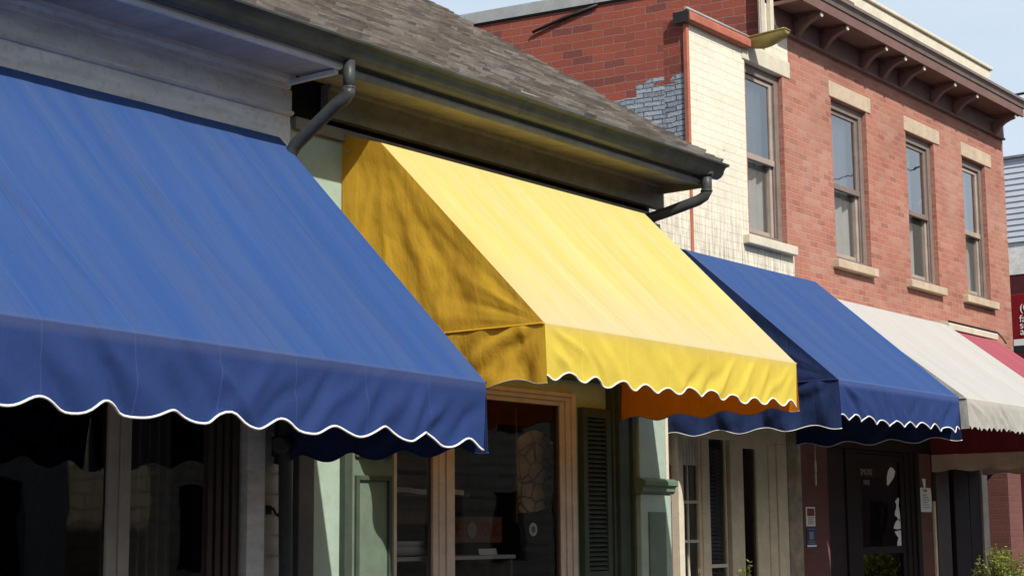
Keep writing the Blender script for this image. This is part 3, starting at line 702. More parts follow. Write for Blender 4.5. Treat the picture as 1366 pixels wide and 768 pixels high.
dm = MB(); dm.box(12.803,12.84,gy+.0,gy+.05,.14,2.434); dm.box(13.07,13.205,gy+.0,gy+.05,.14,2.434); dm.box(12.84,13.07,gy+.0,gy+.05,2.375,2.434); dm.box(12.84,13.07,gy+.0,gy+.05,.14,.6)
do = dm.build('door', M['cream_paint'], bb, bevel=.004); do['label'] = 'cream door with a tall narrow glass'
mb = MB(); mb.quad([(12.84,gy+.02,.6),(13.07,gy+.02,.6),(13.07,gy+.02,2.375),(12.84,gy+.02,2.375)]); mb.build('pane', M['glass_shop'], do)
mb = MB(); mb.tube([(13.12,gy+.06,1.05),(13.12,gy+.01,1.05),(13.07,gy+.005,1.05)],.012,8); mb.build('handle', M['brass_dull'], do)
mb = MB(); mb.box(13.208,13.30,gy+.008,gy+.14,.12,2.434); mb.box(13.304,13.44,gy+.0,gy+.14,.12,2.434); mb.box(13.444,13.63,gy-.012,gy+.14,.12,2.434); mb.build('panelling', M['cream_paint'], bb, bevel=.006)
# dark shop front
box('dark_panel', M['plum_wood'], bb, 14.445, 14.875, gy+.03, gy+.1, .12, 2.45)
mb = MB(); mb.box(14.88,14.95,gy+.01,gy+.16,.12,2.45); mb.box(14.955,15.14,gy+.02,gy+.16,.12,2.45); mb.box(16.26,16.36,gy+.012,gy+.16,.12,2.45); mb.box(16.365,16.45,gy+.0,gy+.16,.12,2.45); mb.box(16.455,16.555,gy-.02,gy+.16,.12,2.45); mb.box(15.14,16.26,gy+.025,gy+.16,2.41,2.449)
fr = mb.build('door_frame', M['dark_wood'], bb, bevel=.006)
dd = MB(); yy0,yy1 = gy+.025,gy+.07
dd.box(15.145,15.23,yy0,yy1,.14,2.405); dd.box(16.17,16.255,yy0,yy1,.14,2.405); dd.box(15.23,16.17,yy0,yy1,2.345,2.405); dd.box(15.23,16.17,yy0,yy1,1.415,1.485); dd.box(15.23,16.17,yy0,yy1,.14,.4)
ddo = dd.build('door', M['dark_wood'], bb, bevel=.004); ddo['label'] = 'dark shop door with two glass panes'
mb = MB()
for (z0,z1) in ((1.485,2.345),(.4,1.415)): mb.quad([(15.23,gy+.045,z0),(16.17,gy+.045,z0),(16.17,gy+.045,z1),(15.23,gy+.045,z1)])
mb.build('pane', M['glass_shop'], ddo)
mb = MB()
def blob(pts, y, mb):
    b=[(x,y,z) for x,z in pts]; mb.quad(b)
    for i in range(len(b)):
        p,q=b[i],b[(i+1)%len(b)]; mb.quad([p,(p[0],y+.001,p[2]),(q[0],y+.001,q[2]),q])
yd = gy+.042
blob([(15.87,2.11),(15.88,2.19),(15.91,2.25),(15.97,2.29),(16.03,2.285),(16.08,2.25),(16.05,2.19),(15.97,2.14),(15.9,2.10)], yd, mb)
blob([(16.05,1.94),(16.12,1.98),(16.15,1.97),(16.13,1.90),(16.15,1.84),(16.165,1.75),(16.13,1.74),(16.08,1.78),(16.03,1.80),(16.04,1.84),(16.07,1.87),(16.08,1.91)], yd, mb)
blob([(15.99,1.665),(16.01,1.70),(16.05,1.735),(16.10,1.755),(16.165,1.765),(16.165,1.662),(16.08,1.655)], yd, mb)
blob([(16.01,1.635),(16.165,1.648),(16.165,1.488),(16.06,1.488),(16.07,1.53),(16.10,1.57),(16.05,1.60)], yd, mb)
mb.build('window_decal', M['white_sign'], ddo)['label'] = 'cut-out white shapes stuck on the door glass'
def text(body, size, loc, rot, mat, parent, name='lettering', align='CENTER', ext=.001):
    cu = bpy.data.curves.new(name,'FONT'); cu.body = body; cu.size = size; cu.align_x = align; cu.extrude = ext
    cu.materials.append(mat)
    tmp = bpy.data.objects.new(name, cu); COL.objects.link(tmp); bpy.context.view_layer.update()
    me = bpy.data.meshes.new_from_object(tmp.evaluated_get(bpy.context.evaluated_depsgraph_get())); bpy.data.objects.remove(tmp)
    o = bpy.data.objects.new(name, me); COL.objects.link(o)
    root = parent
    while root.parent is not None: root = root.parent
    o.parent = parent; o.location = Vector(loc)-WL[root.name]; o.rotation_euler = rot
    return o
text('SMOKE', .085, (15.40,gy+.042,2.20), (PI/2,0,0), M['curtain_grey'], ddo)
text('FREE', .07, (15.40,gy+.042,2.10), (PI/2,0,0), M['curtain_grey'], ddo)
# far bay
box('post', M['post_brown'], bb, 16.92, 17.27, gy-.04, gy+.2, .12, 2.45)
box('post_edge', M['cream_paint'], bb, 16.875, 16.915, gy-.03, gy+.2, .12, 1.95)
mb = MB(); mb.box(17.57,17.985,gy+.03,gy+.08,.12,2.45); mb.box(18.0,18.32,gy+.03,gy+.08,.12,2.45)
lf = mb.build('door', M['plum_wood'], bb, bevel=.006); lf['label'] = 'pair of plum brown door leaves'
box('strip', M['tan_paint'], bb, 18.335, 18.50, gy+.01, gy+.12, .12, 2.45)
room(11.4,14.43,gy+.2,10.6,.1,2.9,M['room'],bb); room(14.44,19.49,gy+.2,10.6,.1,2.9,M['room'],bb)

# ================================================================== AWNINGS
def ridge(d, w): return math.exp(-(d/w)**2)
def scal(kind, t):
    t = t % 1.0
    if kind == 'wave': return .5+.5*math.cos(2*PI*t)
    if kind == 'arch': return (.5+.5*math.cos(2*PI*t))**1.25
    return abs(math.cos(PI*t))                                   # round arches meeting in points
def awning(label, X0, X1, yw, zw, yt, zt, yf, zf, zb, top_mat, side_mat, pip, period, amp, kind, phase=0, sides='LR', seed=1, folds=6, fold_amp=.007, vfold_amp=.013, side_period=.38, side_zb=None, side_pip=None, pr=.008, side_val=None, side_zf=None, tilt=0, loc=None):
    rd = random.Random(seed)
    aw = thing('awning', label, 'awning', loc or ((X0+X1)/2, yw, zf))
    Lh = math.hypot(yw-yt, zw-zt); Ls = math.hypot(yt-yf, zt-zf); W = X1-X0
    ny, nz = -(zt-zf)/Ls, (yt-yf)/Ls                              # outward normal of the slope
    FL = [(rd.uniform(0,1), rd.uniform(.015,.06), rd.uniform(-.05,.12), rd.uniform(.4,1)*rd.choice((1,1,-.7))) for _ in range(folds)]
    def slope(u, v):
        e = min(1, min(u,1-u)*14)                                 # keep hips straight
        sag = -.028*math.sin(PI*v)*e*(.65+.35*math.cos(2*PI*u*3))
        q = 0
        for (c, w, k, a) in FL:
            q += a*ridge(u - c - k*v, w)*math.sin(PI*min(1,v*1.02+.03))**.5
        q += .35*noise.noise((u*W*3.1+seed, v*.9, seed*1.7))
        q += .22*noise.noise((u*W*9+seed, v*1.3, 5.1))
        q = (q*fold_amp*e*min(1,(1-v)*14)*min(1,v*10)) + sag
        x = X0+W*u
        return Vector((x, yt+(yf-yt)*v + ny*q, zt+(zf-zt)*v + tilt*(1-u)*v + nz*q + .004*math.sin(u*9+seed)*v*(1-v)*e))
    mb = MB()
    if Lh > .02:
        mb.grid(lambda u,v: (X0+W*u, yw+(yt-yw)*v, zw+(zt-zw)*v), 60, 1, lambda u,v: (X0+W*u, Lh*v-Lh))
    mb.grid(slope, 150, 46, lambda u,v: (X0+W*u, Ls*v))
    cano = mb.build('canopy', top_mat, aw)
    # front valance
    VF = []
    nvf = max(6, int(W*6))
    for i in range(nvf):
        c = (i+rd.uniform(.1,.9))/nvf
        lean = (.28 if c < .55 else -.38)*rd.uniform(.5,1.3)
        VF.append((c*W, lean, rd.uniform(.018,.045), rd.uniform(.3,1.0)*rd.choice((1,1,-1)), rd.uniform(0,.35)))
    def zbot(x):
        k = (x-X0)/period + phase
        k += .10*noise.noise((k*.9, seed, 1.5))
        return zb + amp*(1+.35*noise.noise((k*.7, seed*2.3, 4.1)))*scal(kind, k) + .006*math.sin(x*5+seed) + .008*noise.noise((k*.6, 9.2, seed))
    def front(u, v):
        x = W*u; zF = zf + tilt*(1-u); H = zf - zbot(X0+x); z = zF - H*v
        q = 0
        for (c, k, w, a, st) in VF:
            q += a*ridge(x - c - k*(v-.5), w*(1+.8*v))*max(0,min(1,(v-st)*2.5))
        q += .6*noise.noise((x*4+seed, v*1.2, 3.3))*v
        if 'L' in sides:
            a3_ = math.atan2(zF-z, x+.001); r3 = math.hypot(zF-z, x)
            for (a0, wd, am) in ((.35,.07,1.0),(.62,.08,-.8),(.95,.09,.9)): q += am*ridge(a3_-a0, wd)*min(1,r3*4)*max(0,1-r3/.8)
        e = min(1, x/.12, 1.0)*(1 - .5*ridge(W-x, .05))
        dx = 0
        if u > .93 and 'R' in sides: dx = -.04*v*((u-.93)/.07)**2
        pass
        return Vector((X0+x+dx, yf - .0008 - vfold_amp*q*e - .012*v, z))
    nu = max(120, int(W/period*14))
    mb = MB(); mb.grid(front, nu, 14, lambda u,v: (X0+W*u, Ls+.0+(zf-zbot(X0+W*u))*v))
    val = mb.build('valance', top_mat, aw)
    mb = MB(); mb.tube([front(i/nu,1)+Vector((0,-.001,0)) for i in range(nu+1)], pr, 6); mb.build('piping', pip, val)
    # side panels with their own valance
    szb = zb if side_zb is None else side_zb
    for sd in sides:
        xs = X0 if sd == 'L' else X1; o = -1 if sd == 'L' else 1; tl = tilt if sd == 'L' else 0
        sz = (zf if side_zf is None else side_zf)+tl
        D = yw - yf
        CR = [(a_+rd.uniform(-.03,.03), rd.uniform(.025,.07), rd.uniform(.4,1)*sg_*.008) for a_, sg_ in ((-.28,1),(-.12,-.6),(.03,1.3),(.2,-.8),(.34,1),(.47,-1),(.62,.8))]
        CF = [(.12,.05,.009),(.30,.06,-.010),(.5,.06,.009),(.66,.05,-.006)]
        def ztop(y):
            if y > yt: return zt+(zw-zt)*(y-yt)/max(1e-4,(yw-yt))
            return zf+tl+(zt-zf-tl)*(y-yf)/(yt-yf)
        def pan(u, v):
            y = yf+D*u; zt_ = ztop(y); z = sz+(zt_-sz)*(1-v)
            ang = math.atan2(yt+.02-y, zt+.06-z)                  # folds fan out from the top corner
            rr = math.hypot(yt-y, zt-z)
            edge = min(1,(zt_-z)*7)*min(1,(z-sz)*9)*min(1,u*8+.0)*min(1,(1-u)*12)
            q = 0
            for (a0, wd, am) in CR: q += am*ridge(ang-a0-.05*rr, wd)*min(1,rr*1.5)
            a2_ = math.atan2(z-zf, y-yf); r2 = math.hypot(y-yf, z-zf)  # creases from the front corner
            for (a0, wd, am) in CF: q += am*ridge(a2_-a0, wd)*min(1,r2*2.2)*max(0,1-r2/1.1)
            q += .006*noise.noise((y*5,z*4,seed))+.004*noise.noise((y*13,z*11,seed))+.02*noise.noise((y*1.6,z*1.4,seed+3))
            q *= edge
            return Vector((xs+o*q, y, z))
        mb = MB(); mb.grid(pan, 70, 40, lambda u,v: (yf+D*u+seed, ztop(yf+D*u)-(zf+(ztop(yf+D*u)-zf)*(1-v))))
        smat = side_mat if sd == 'L' or side_mat is not M['yellow_side'] else M['yellow_side_glow']
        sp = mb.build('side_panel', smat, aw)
        def zs(y): return szb + tl + amp*.8*(.5+.5*math.cos(2*PI*((y-yf)/side_period)+PI*.9))
        def sval(u, v):
            y = yf+D*u - .014*v*(1-u)**10; z = sz-.004*min(1,u*20) - (sz-.004-zs(y))*v
            q = .016*math.sin(u*23+v*2+seed)*v+.012*ridge(u-.12-.35*v,.05)-.012*ridge(u-.2-.4*v,.05)+.011*noise.noise((u*9,v*2,seed))
            a3_ = math.atan2(v*(sz-zs(y)), D*u+.001); r3 = math.hypot(v*(sz-zs(y)), D*u)
            for (a0, wd, am) in ((.22,.07,.020),(.48,.08,-.016),(.78,.09,.022),(1.1,.08,-.012)): q += am*ridge(a3_-a0, wd)*min(1,r3*5)*max(0,1-r3/.9)
            q += .010*noise.noise((u*17,v*4,seed+2))*v
            q *= min(1,u*10)
            return Vector((xs+o*(q+.004*min(1,u*20)), y, z))
        mb = MB(); mb.grid(sval, 110, 10, lambda u,v: (yf+D*u, .3*v))
        sv = mb.build('side_valance', side_val or smat, aw)
        mb = MB(); mb.tube([sval(i/110,1) for i in range(111)], pr*.7, 6); mb.build('piping', side_pip or pip, sv)
        mb = MB(); mb.tube([pan(i/60,1)+Vector((o*.004,0,0)) for i in range(61)], .007, 6); mb.build('seam', side_mat, sp)
    # steel frame inside
    mb = MB(); r = .013
    mb.tube([(X0+.03,yf+.02,zf-.016+tilt),(X1-.03,yf+.02,zf-.016)], r, 8)
    for xx in (X0+.035, X1-.035):
        mb.tube([(xx,yw-.02,zf-.02),(xx,yf+.02,zf-.016+(tilt if xx < (X0+X1)/2 else 0))], r, 8); mb.tube([(xx,yt,zt-.06),(xx,yf+.03,zf-.02+(tilt if xx < (X0+X1)/2 else 0))], r*.9, 8)
        mb.box(xx-.02,xx+.02,yw-.02,yw-.002,zf-.12,zf+.1)
    mb.build('frame', M['steel'], aw)
    return aw
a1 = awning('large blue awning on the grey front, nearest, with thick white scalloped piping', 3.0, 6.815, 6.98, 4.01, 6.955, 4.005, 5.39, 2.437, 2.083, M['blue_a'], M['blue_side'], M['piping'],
    .335, .057, 'arch', phase=.07, seed=3, folds=15, fold_amp=.021, vfold_amp=.036, pr=.0058, tilt=.082, side_zb=2.06, side_pip=M['blue_side'])
a2 = awning('faded yellow awning over the green front, its left side panel in gold shade', 7.40, 10.38, 6.99, 4.135, 6.665, 4.035, 5.43, 2.812, 2.492, M['yellow'], M['yellow_side'], M['piping'],
    .265, .046, 'wave', phase=.22, seed=7, folds=12, fold_amp=.011, vfold_amp=.021, pr=.0055, side_zb=2.47, side_pip=M['piping_dark'])
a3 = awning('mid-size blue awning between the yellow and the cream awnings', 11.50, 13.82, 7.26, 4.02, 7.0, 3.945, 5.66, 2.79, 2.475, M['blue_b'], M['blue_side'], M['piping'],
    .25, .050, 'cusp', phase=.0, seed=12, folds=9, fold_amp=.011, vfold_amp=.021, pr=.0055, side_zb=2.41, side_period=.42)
a4 = awning('dusty cream awning with a finely toothed edge, between blue and burgundy', 14.0, 16.86, 7.26, 3.90, 7.0, 3.83, 5.66, 2.795, 2.525, M['cream_canvas'], M['cream_canvas'], M['cream_canvas'],
    .115, .030, 'cusp', seed=15, folds=8, fold_amp=.009, vfold_amp=.018, pr=.003, sides='L')
a5 = awning('burgundy awning with a white head strip at the far end of the brick front', 16.90, 18.30, 7.26, 3.84, 7.0, 3.775, 5.66, 2.77, 2.47, M['red_canvas'], M['red_side'], M['piping_dark'],
    .25, .03, 'wave', seed=19, folds=5, fold_amp=.005, pr=.004, side_zf=2.45, side_zb=2.26, side_val=M['pale_side'], side_pip=M['pale_side'])
mb = MB(); mb.prism([(7.0,3.785),(6.985,3.79),(6.98,3.845),(7.0,3.87),(7.26,3.90),(7.26,3.845)], 16.88, 18.29); mb.build('head_strip', M['limewash'], a5)
mb = MB(); mb.tube([(16.88,6.985,3.872),(18.28,6.985,3.872),(18.31,6.95,3.82),(18.315,6.9,3.74)], .009, 6); mb.build('edge_rod', M['iron'], a5)
# rivets on the yellow side panel
mb = MB(); mb.lathe([(.0,.004),(.012,.003),(.014,0)], (0,0,0), 10); mb.v = [(7.385-z_, 6.94+x_, 4.02+y_) for x_,y_,z_ in mb.v]; mb.build('rivet', M['zinc'], a2)

# ================================================================== SMALL THINGS ON THE FRONTS
lamp = thing('wall_lamp', 'small dark wall lamp on the clapboards under the blue awning', 'lamp', (6.82,6.97,2.15))
mb = MB(); mb.box(6.80,6.90,6.94,6.975,2.10,2.22); mb.build('mount', M['iron'], lamp, bevel=.006)
mb = MB(); mb.tube([(6.85,6.94,2.17),(6.85,6.86,2.18),(6.80,6.84,2.18)], .016, 8); mb.build('arm', M['iron'], lamp)
mb = MB(); mb.tube([(6.83,6.84,2.18),(6.74,6.82,2.165),(6.70,6.81,2.155)], [.035,.045,.05], 12); mb.build('shade', M['pipe_metal'], lamp)
mb = MB(); mb.tube([(6.79,6.98,1.81),(6.79,6.94,1.80),(6.785,6.92,1.775),(6.80,6.915,1.76),(6.82,6.92,1.785)], .008, 6); mb.box(6.765,6.80,6.965,6.982,1.77,1.82)
tag(mb.build('wall_hook', M['iron'], origin=(6.79,6.98,1.8)), 'small black iron hook on the grey clapboards', 'hook')
n1 = thing('notice', 'small red and white notice on the brick pier, above the blue one', 'notice', (14.05,gy-.012,1.78))
mb = MB(); mb.box(13.965,14.145,gy-.016,gy-.011,1.69,1.868); mb.build('card', M['white_sign'], n1)
mb = MB(); mb.box(13.985,14.13,gy-.0185,gy-.0165,1.785,1.855); mb.build('red_band', M['red_sign'], n1)
mb = MB()
for k in range(4): mb.box(13.995,14.12-.02*(k%2),gy-.0185,gy-.0165,1.765-.018*k,1.772-.018*k)
mb.build('print', M['letter_red'], n1)
n2 = thing('notice', 'blue notice with a white foot on the brick pier, below the red one', 'notice', (14.05,gy-.012,1.59))
mb = MB(); mb.box(13.965,14.15,gy-.016,gy-.011,1.50,1.677); mb.build('card', M['blue_sign'], n2)
mb = MB(); mb.box(13.965,14.15,gy-.0185,gy-.0165,1.50,1.518); mb.build('foot', M['white_sign'], n2)
mb = MB(); mb.box(14.01,14.10,gy-.0185,gy-.0165,1.57,1.64); 
for k in range(2): mb.box(13.99,14.12,gy-.0185,gy-.0165,1.53+.016*k,1.537+.016*k)
mb.box(13.985,14.13,gy-.0185,gy-.0165,1.66,1.666)
mb.build('print', M['curtain_grey'], n2)
pp = thing('paper_notice', 'white printed paper hanging by a tape strip on the pier right of the dark door', 'notice', (16.68,gy-.012,1.95))
mb = MB(); mb.grid(lambda u,v:(16.55+.27*u, gy-.018-.008*math.sin(v*3)*u, 1.835+.255*v), 6, 8); mb.build('sheet', M['paper'], pp)
mb = MB(); mb.quad([(16.645,gy-.018,2.09),(16.695,gy-.018,2.09),(16.71,gy-.014,2.185),(16.62,gy-.014,2.185)]); mb.build('tape', M['paper'], pp)
mb = MB()
for k in range(6): mb.box(16.59,16.76-.03*(k%3),gy-.0315,gy-.0295,1.88+.026*k,1.886+.026*k)
mb.box(16.62,16.70,gy-.0315,gy-.0295,2.05,2.07)
mb.build('print', M['blind'], pp)
mb = MB(); mb.box(14.085,14.10,7.20,7.212,2.19,2.30); mb.box(14.082,14.096,7.20,7.212,2.08,2.175); mb.tube([(14.09,7.206,2.06),(14.09,7.206,2.45)],.004,5)
tag(mb.build('hanging_tag', M['white_sign'], origin=(14.09,7.2,2.1)), 'thin white tag dangling in front of the red brick pier', 'tag')

# display in the green front's window
shelf = thing('shelf_unit', 'low white-topped display shelf behind the green front window', 'shelf', (8.7,7.3,.12))
mb = MB(); mb.box(7.85,9.33,7.12,7.55,1.475,1.502); mb.build('top_board', M['board_shelf'], shelf, bevel=.004)
mb = MB(); mb.box(7.87,9.31,7.14,7.54,.9,.92); mb.build('shelf_board', M['wood_shelf'], shelf)
for xx in (7.88,8.55,9.29):
    mb = MB(); mb.box(xx,xx+.03,7.14,7.54,.12,1.474); mb.build('leg', M['wood_shelf'], shelf)
upper = thing('wall_shelf', 'rough wooden shelf with a pale cloth edge inside the green front window', 'shelf', (8.7,7.5,1.93))
mb = MB(); mb.box(7.8,9.1,7.35,7.65,1.905,1.925); mb.build('board', M['wood_shelf'], upper)
mb = MB(); mb.grid(lambda u,v:(7.82+1.2*u, 7.34-.006*math.sin(u*40), 1.955-.035*v+.006*math.sin(u*17)), 60, 2); mb.build('cloth_edge', M['paper'], upper)
mb = MB(); mb.box(7.8,9.1,7.65,7.68,1.72,1.9); mb.build('back_board', M['plywood'], upper)
bowlprof = [(0,.0),(.10,.0),(.15,.012),(.175,.045),(.18,.06),(.172,.06),(.165,.045),(.14,.02),(0,.012)]
for k,(bx,bz,lab) in enumerate(((8.345,1.502,'white bowl on the display shelf, lower of the stack'),(8.335,1.540,'white bowl nested in the lower one on the display shelf'))):
    mb = MB(); mb.lathe([(r_*1.15,z_*1.05) for r_,z_ in bowlprof], (bx,7.33,bz), 28)
    tag(mb.build('bowl', M['white_gloss'], origin=(bx,7.33,bz)), lab, 'bowl', 'white bowls on the display shelf')
wsign = thing('window_sign', 'dark brown plaque with dull red letters hanging in the green front window', 'sign', (8.9,7.2,1.67))
mb = MB(); mb.box(8.55,9.28,7.2,7.215,1.585,1.765); mb.build('plaque', M['room_warm'], wsign, bevel=.01)
text('CIR', .13, (8.70,7.197,1.63), (PI/2,0,0), M['letter_red'], wsign); text('IIOIC', .13, (9.13,7.197,1.63), (PI/2,0,0), M['letter_red'], wsign)
mb = MB(); mb.tube([(8.93,7.197,1.675),(8.93,7.19,1.675)], .055, 20); mb.build('emblem', M['curtain_grey'], wsign)
mb = MB(); mb.tube([(8.60,7.207,1.765),(8.60,7.207,2.6)], .003, 5); mb.tube([(9.23,7.207,1.765),(9.23,7.207,2.6)], .003, 5); mb.build('cord', M['iron'], wsign)
dsc = MB(); dsc.tube([(9.435,7.047,1.675),(9.435,7.043,1.675)], .047, 24)
dd1 = tag(dsc.build('window_sticker', M['white_sign'], origin=(9.435,7.04,1.675)), 'round white sticker on the green front window glass', 'sticker')
mb = MB(); mb.tube([(9.435,7.0425,1.675),(9.435,7.0415,1.675)], .024, 20); mb.build('sticker_centre', M['blind'], dd1)
mb = MB(); mb.quad([(9.17,7.30,1.503),(9.37,7.30,1.503),(9.37,7.31,1.545),(9.17,7.31,1.545)]); mb.v=[(x-.15,y-.1,z) for x,y,z in mb.v]; tag(mb.build('price_card', M['paper'], origin=(9.12,7.2,1.5)), 'small white card standing on the display shelf', 'card')

# added board painted as the stone street reflection, behind the window's right half
t_ = NT('painted_reflection'); uv_ = t_.scale(t_.uv(), (7,9,1))
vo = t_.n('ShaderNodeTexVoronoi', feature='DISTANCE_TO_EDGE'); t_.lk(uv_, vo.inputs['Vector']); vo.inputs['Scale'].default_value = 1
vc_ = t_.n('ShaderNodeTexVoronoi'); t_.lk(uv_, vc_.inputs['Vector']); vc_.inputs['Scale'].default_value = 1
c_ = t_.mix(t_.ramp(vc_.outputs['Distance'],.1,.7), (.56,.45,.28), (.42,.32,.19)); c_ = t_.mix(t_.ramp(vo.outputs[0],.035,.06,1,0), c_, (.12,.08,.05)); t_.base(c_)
M['painted_reflection'] = t_.m
tb = thing('reflection_board', 'curved-top board added inside the green front window, painted as a stone wall reflection', 'board', (9.55,7.2,1.8))
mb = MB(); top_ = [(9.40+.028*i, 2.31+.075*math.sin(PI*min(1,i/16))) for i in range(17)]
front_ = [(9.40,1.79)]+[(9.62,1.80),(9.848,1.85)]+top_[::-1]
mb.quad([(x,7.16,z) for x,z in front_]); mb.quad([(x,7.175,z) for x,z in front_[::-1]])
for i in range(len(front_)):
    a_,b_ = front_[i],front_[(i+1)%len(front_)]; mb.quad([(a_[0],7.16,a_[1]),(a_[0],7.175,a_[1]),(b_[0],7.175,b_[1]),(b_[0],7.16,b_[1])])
mb.build('panel', M['painted_reflection'], tb)
mb = MB(); mb.box(9.385,9.405,7.155,7.18,1.72,2.55); mb.build('batten', M['wood_shelf'], tb)  # belongs to the added reflection board

# ================================================================== POTTED PLANTS AT THE FOOT OF THE FRAME
def plant(label, cx, cy, top, w, n, seed, pale=.15, lean=0):
    rd = random.Random(seed)
    t = thing('potted_plant', label, 'plant', (cx,cy,.12))
    mb = MB(); mb.lathe([(0,0),(.16,0),(.20,.5),(.22,.52),(.22,.56),(.19,.56),(.18,.5),(0,.5)], (cx,cy,.12), 24); mb.build('pot', M['clay'], t)
    mb = MB(); tips=[]
    for k in range(n):
        a = rd.uniform(0,2*PI); r_ = w*math.sqrt(rd.random()); h = top - .12*rd.random() - .35*(r_/w)**2*(top-.75)
        e = Vector((cx+r_*math.cos(a)+lean, cy+r_*.8*math.sin(a), h)); m_ = Vector((cx+.4*r_*math.cos(a), cy+.3*r_*math.sin(a), .65+.45*(h-.65)))
        b0 = Vector((cx+rd.uniform(-.06,.06), cy+rd.uniform(-.06,.06), .6))
        mb.tube([b0,m_,e], [.006,.0045,.002], 5, cap=False); tips.append((b0,m_,e))
    mb.build('stems', M['stem'], t)
    mb = MB()
    for b0,m_,e in tips:
        for j in range(22):
            f = rd.uniform(.25,1.02); p = (1-f)**2*b0+2*f*(1-f)*m_+f*f*e
            dirv = Vector((rd.uniform(-1,1),rd.uniform(-1,1),rd.uniform(-.3,.9))).normalized(); L_ = rd.uniform(.022,.045); wd = L_*.42
            side = dirv.cross(Vector((rd.uniform(-.4,.4),rd.uniform(-.4,.4),1))).normalized(); up_ = side.cross(dirv)
            mi = 1 if rd.random() < pale else 0
            c_ = p+dirv*L_*.55-up_*.004
            mb.quad([p, p+dirv*L_*.5+side*wd, p+dirv*L_, c_],mi); mb.quad([p, c_, p+dirv*L_, p+dirv*L_*.5-side*wd],mi)
    mb.build('leaves', [M['leaf'],M['leaf_pale']], t)
plant('small leafy plant in a clay pot before the cream entrance', 11.72, 6.62, 1.42, .15, 30, 4, .12)
plant('bushy green plant in a clay pot before the plum brown doors', 17.05, 6.62, 1.50, .38, 120, 9, .22)

# ================================================================== FARTHER BUILDING, SIGN, WIRES
nb = thing('siding_building', 'pale building with horizontal siding beyond the end of the brick front', 'building', (25.0,8.5,0))
mb = MB(); z = 6.08
while z < 7.40:
    mb.prism([(25.0,z),(24.97,z),(24.985,z+.093),(25.0,z+.093)], 7.2, 16, axis='y'); z += .092
mb.build('wall', M['siding'], nb)['label'] = 'pale blue-grey siding'
box('roof_edge', M['fascia_slate'], nb, 24.93, 33, 7.15, 16, 7.41, 7.45)
box('wall', M['white_board'], nb, 25.0, 33, 7.2, 16, 5.57, 6.08, label='plain white band under the siding'); box('wall', M['maroon'], nb, 25.01, 33, 7.2, 16, 0, 5.57, label='dark maroon lower wall')
box('wall', M['siding'], nb, 25.005, 33, 7.2, 16, 6.08, 7.41)
sg = thing('shop_sign', 'red hanging sign with white lettering beyond the brick corner', 'sign', (23.5,8.3,4.3))
k_ = 23.5/25.0
def zz(v): return 1.65+(v-1.65)*k_
mb = MB(); mb.box(23.5,23.55,7.6,9.31*k_,zz(4.565),zz(5.265)); mb.build('panel', M['red_sign'], sg, bevel=.01)
mb = MB(); mb.box(23.5,23.55,7.6,9.30*k_,zz(4.46),zz(4.56)); mb.build('white_strip', M['white_sign'], sg)
mb = MB(); mb.box(23.5,23.56,7.6,9.31*k_,zz(4.36),zz(4.455)); mb.build('black_strip', M['iron'], sg)
for s_, z_, y_ in (('&',5.11,8.53),('(CO',4.99,8.63),('fam',4.82,8.64),('scm',4.72,8.64),('and',4.62,8.64)):
    text(s_, .15, (23.495,y_,zz(z_)), (PI/2,0,-PI/2), M['white_sign'], sg, align='LEFT', ext=.003)
mb = MB(); mb.tube([(24.98,8.0,zz(5.35)),(23.5,8.0,zz(5.35))],.02,6); mb.tube([(23.52,8.0,zz(5.36)),(23.52,8.0,zz(5.25))],.015,6); mb.build('hanger', M['iron'], sg)
def wire(label, pts, r):
    mb = MB(); mb.tube(pts, r, 6); return tag(mb.build('utility_wire', M['cable'], origin=pts[0]), label, 'wire', 'overhead wires past the brick corner')
wire('thick black overhead wire just above the brick cornice end', [(26,11.5,8.72),(26,9.5,8.70),(26,7.0,8.74),(26,2,8.9)], .022)
wire('thin overhead wire, lower of two, along the siding roof', [(25.5,12,7.545),(25.5,9.4,7.53),(25.5,6.0,7.56),(25.5,0,7.7)], .010)

# ================================================================== OTHER SIDE OF THE STREET (mirrored in the shop glass; raised to cut sky fill)
def across(label, x0, x1, h, wallmat, seed):
    t = thing('street_building', label, 'building', ((x0+x1)/2,-12,0))
    y = -12.0
    holes = []; n = int((x1-x0)/2.6)
    for k in range(n):
        a = x0+.8+k*2.6
        holes.append((a,a+1.3,.9,2.7))
        if h > 5: holes.append((a+.1,a+1.2,4.2,5.7))
    mbs={'w':MB()}
    wall_cells(mbs, lambda x,z:'w', x0, x1, 0, h, y, holes, depth=-.15)
    mbs['w'].box(x0,x1,y-8,y-.16,0,.01); mbs['w'].quad([(x0,y,0),(x0,y-8,0),(x0,y-8,h),(x0,y,h)]); mbs['w'].quad([(x1,y,0),(x1,y-8,0),(x1,y-8,h),(x1,y,h)]); mbs['w'].quad([(x0,y-8,0),(x1,y-8,0),(x1,y-8,h),(x0,y-8,h)])
    mbs['w'].build('wall', wallmat, t)
    mb = MB(); mb.box(x0-.1,x1+.1,y-8.1,y+.15,h,h+.25); mb.build('roof', M['fascia_slate'], t)
    for hh in holes:
        mb = MB(); a,b,c,d_ = hh; mb.box(a,b,y-.16,y-.14,c,d_); mb.box(a,b,y-.14,y-.11,(c+d_)/2-.03,(c+d_)/2+.03); mb.build('window', M['room'], t)
M['stone_far'] = brick('stone_far', (.60,.50,.36), (.68,.58,.44), (.36,.29,.21), bw=.55, rh=.28, ms=.03, bumpd=.03)
across('tan stone building across the street, seen mirrored in the shop glass', 22, 44, 6.6, M['stone_far'], 1)
across('red brick row across the street, seen mirrored in the dark door', 45, 85, 7.2, M['brick_low'], 2)
across('grey boarded house across the street, seen mirrored in the left window', 4, 20, 6.4, M['clap'], 3)
across('unseen brown brick block across the street, added behind the viewer to hold back sky light', -30, 3, 7.0, M['brick_brown'], 4)  # out of view, added to block low sky light under the awnings

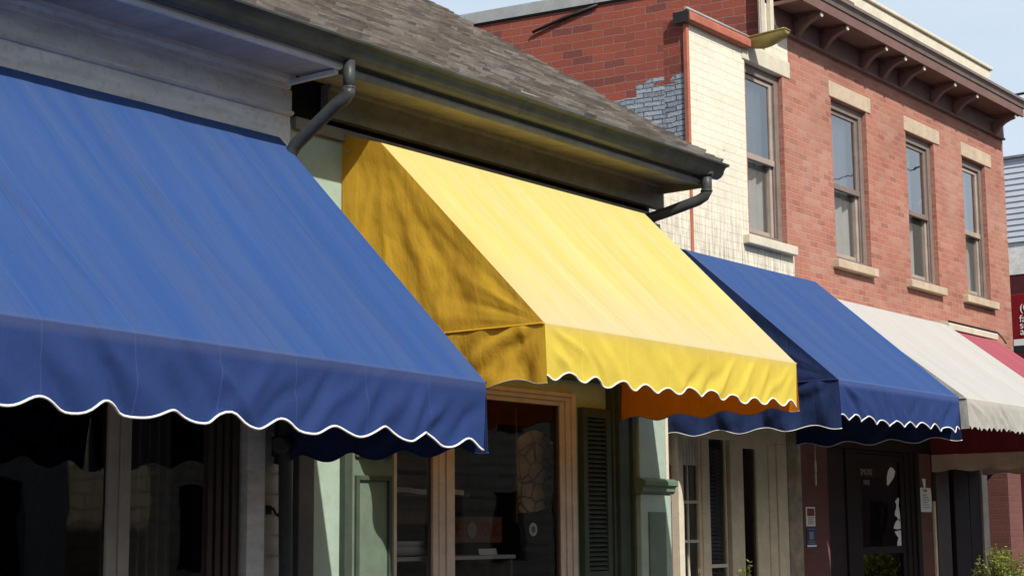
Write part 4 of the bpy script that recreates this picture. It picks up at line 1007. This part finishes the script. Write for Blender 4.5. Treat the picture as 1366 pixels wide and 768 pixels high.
# ================================================================== LIGHT, SKY, CAMERA
KX, KZ = -.40, 1.0
sd = Vector((KX,-1,KZ)).normalized()
elev = math.asin(sd.z); az = math.atan2(sd.x, sd.y)
sun = bpy.data.lights.new('sun','SUN'); sun.energy = 4.9; sun.angle = R(.55); sun.color = (1,.955,.88)
so_ = bpy.data.objects.new('sun', sun); COL.objects.link(so_); so_.location = (8,-6,14); so_.rotation_euler = sd.to_track_quat('Z','Y').to_euler()
w = bpy.data.worlds.new('World'); scene.world = w; w.use_nodes = True
nt = w.node_tree; bg = nt.nodes['Background']
sky = nt.nodes.new('ShaderNodeTexSky'); sky.sky_type = 'NISHITA'; sky.sun_disc = False
sky.sun_elevation = elev; sky.sun_rotation = az; sky.altitude = 100; sky.air_density = 1.0; sky.dust_density = 2.0; sky.ozone_density = .7
tc = nt.nodes.new('ShaderNodeTexCoord'); sep = nt.nodes.new('ShaderNodeSeparateXYZ'); nt.links.new(tc.outputs['Generated'], sep.inputs[0])
mp = nt.nodes.new('ShaderNodeMapping'); mp.inputs['Scale'].default_value = (1.6,1.6,5.0); nt.links.new(tc.outputs['Generated'], mp.inputs[0])
cl = nt.nodes.new('ShaderNodeTexNoise'); cl.inputs['Scale'].default_value = 2.2; cl.inputs['Detail'].default_value = 7; cl.inputs['Roughness'].default_value = .58; nt.links.new(mp.outputs[0], cl.inputs['Vector'])
hz = nt.nodes.new('ShaderNodeMapRange'); nt.links.new(sep.outputs[2], hz.inputs[0])
for i_, v_ in ((1,.30),(2,.56),(3,.86),(4,.0)): hz.inputs[i_].default_value = v_
hc = nt.nodes.new('ShaderNodeMix'); hc.data_type = 'RGBA'; nt.links.new(cl.outputs[0], hc.inputs[0])
hc.inputs[6].default_value = (4.6,5.8,7.2,1); hc.inputs[7].default_value = (6.7,7.4,8.1,1)
sm = nt.nodes.new('ShaderNodeMix'); sm.data_type = 'RGBA'; nt.links.new(hz.outputs[0], sm.inputs[0]); nt.links.new(sky.outputs[0], sm.inputs[6]); nt.links.new(hc.outputs[2], sm.inputs[7])
nt.links.new(sm.outputs[2], bg.inputs[0]); bg.inputs[1].default_value = .11
cam = bpy.data.cameras.new('camera'); co = bpy.data.objects.new('camera', cam); COL.objects.link(co)
cam.sensor_width = 36; cam.lens = 2200/1366*36; cam.clip_end = 600; cam.clip_start = .05
TH, PT, RO = .652818232, .147366638, -.00852858248
F = Vector((math.cos(TH)*math.cos(PT), math.sin(TH)*math.cos(PT), math.sin(PT)))
Rt = Vector((math.sin(TH),-math.cos(TH),0)); U = Rt.cross(F)
Rt, U = math.cos(RO)*Rt+math.sin(RO)*U, math.cos(RO)*U-math.sin(RO)*Rt
from mathutils import Matrix
co.matrix_world = Matrix(((Rt.x,U.x,-F.x,0),(Rt.y,U.y,-F.y,0),(Rt.z,U.z,-F.z,1.65),(0,0,0,1)))
scene.camera = co
vs = scene.view_settings; vs.view_transform = 'Standard'; vs.look = 'None'; vs.exposure = .2; vs.gamma = 1; vs.use_curve_mapping = False
scene.cycles.max_bounces = 8; scene.cycles.transparent_max_bounces = 12
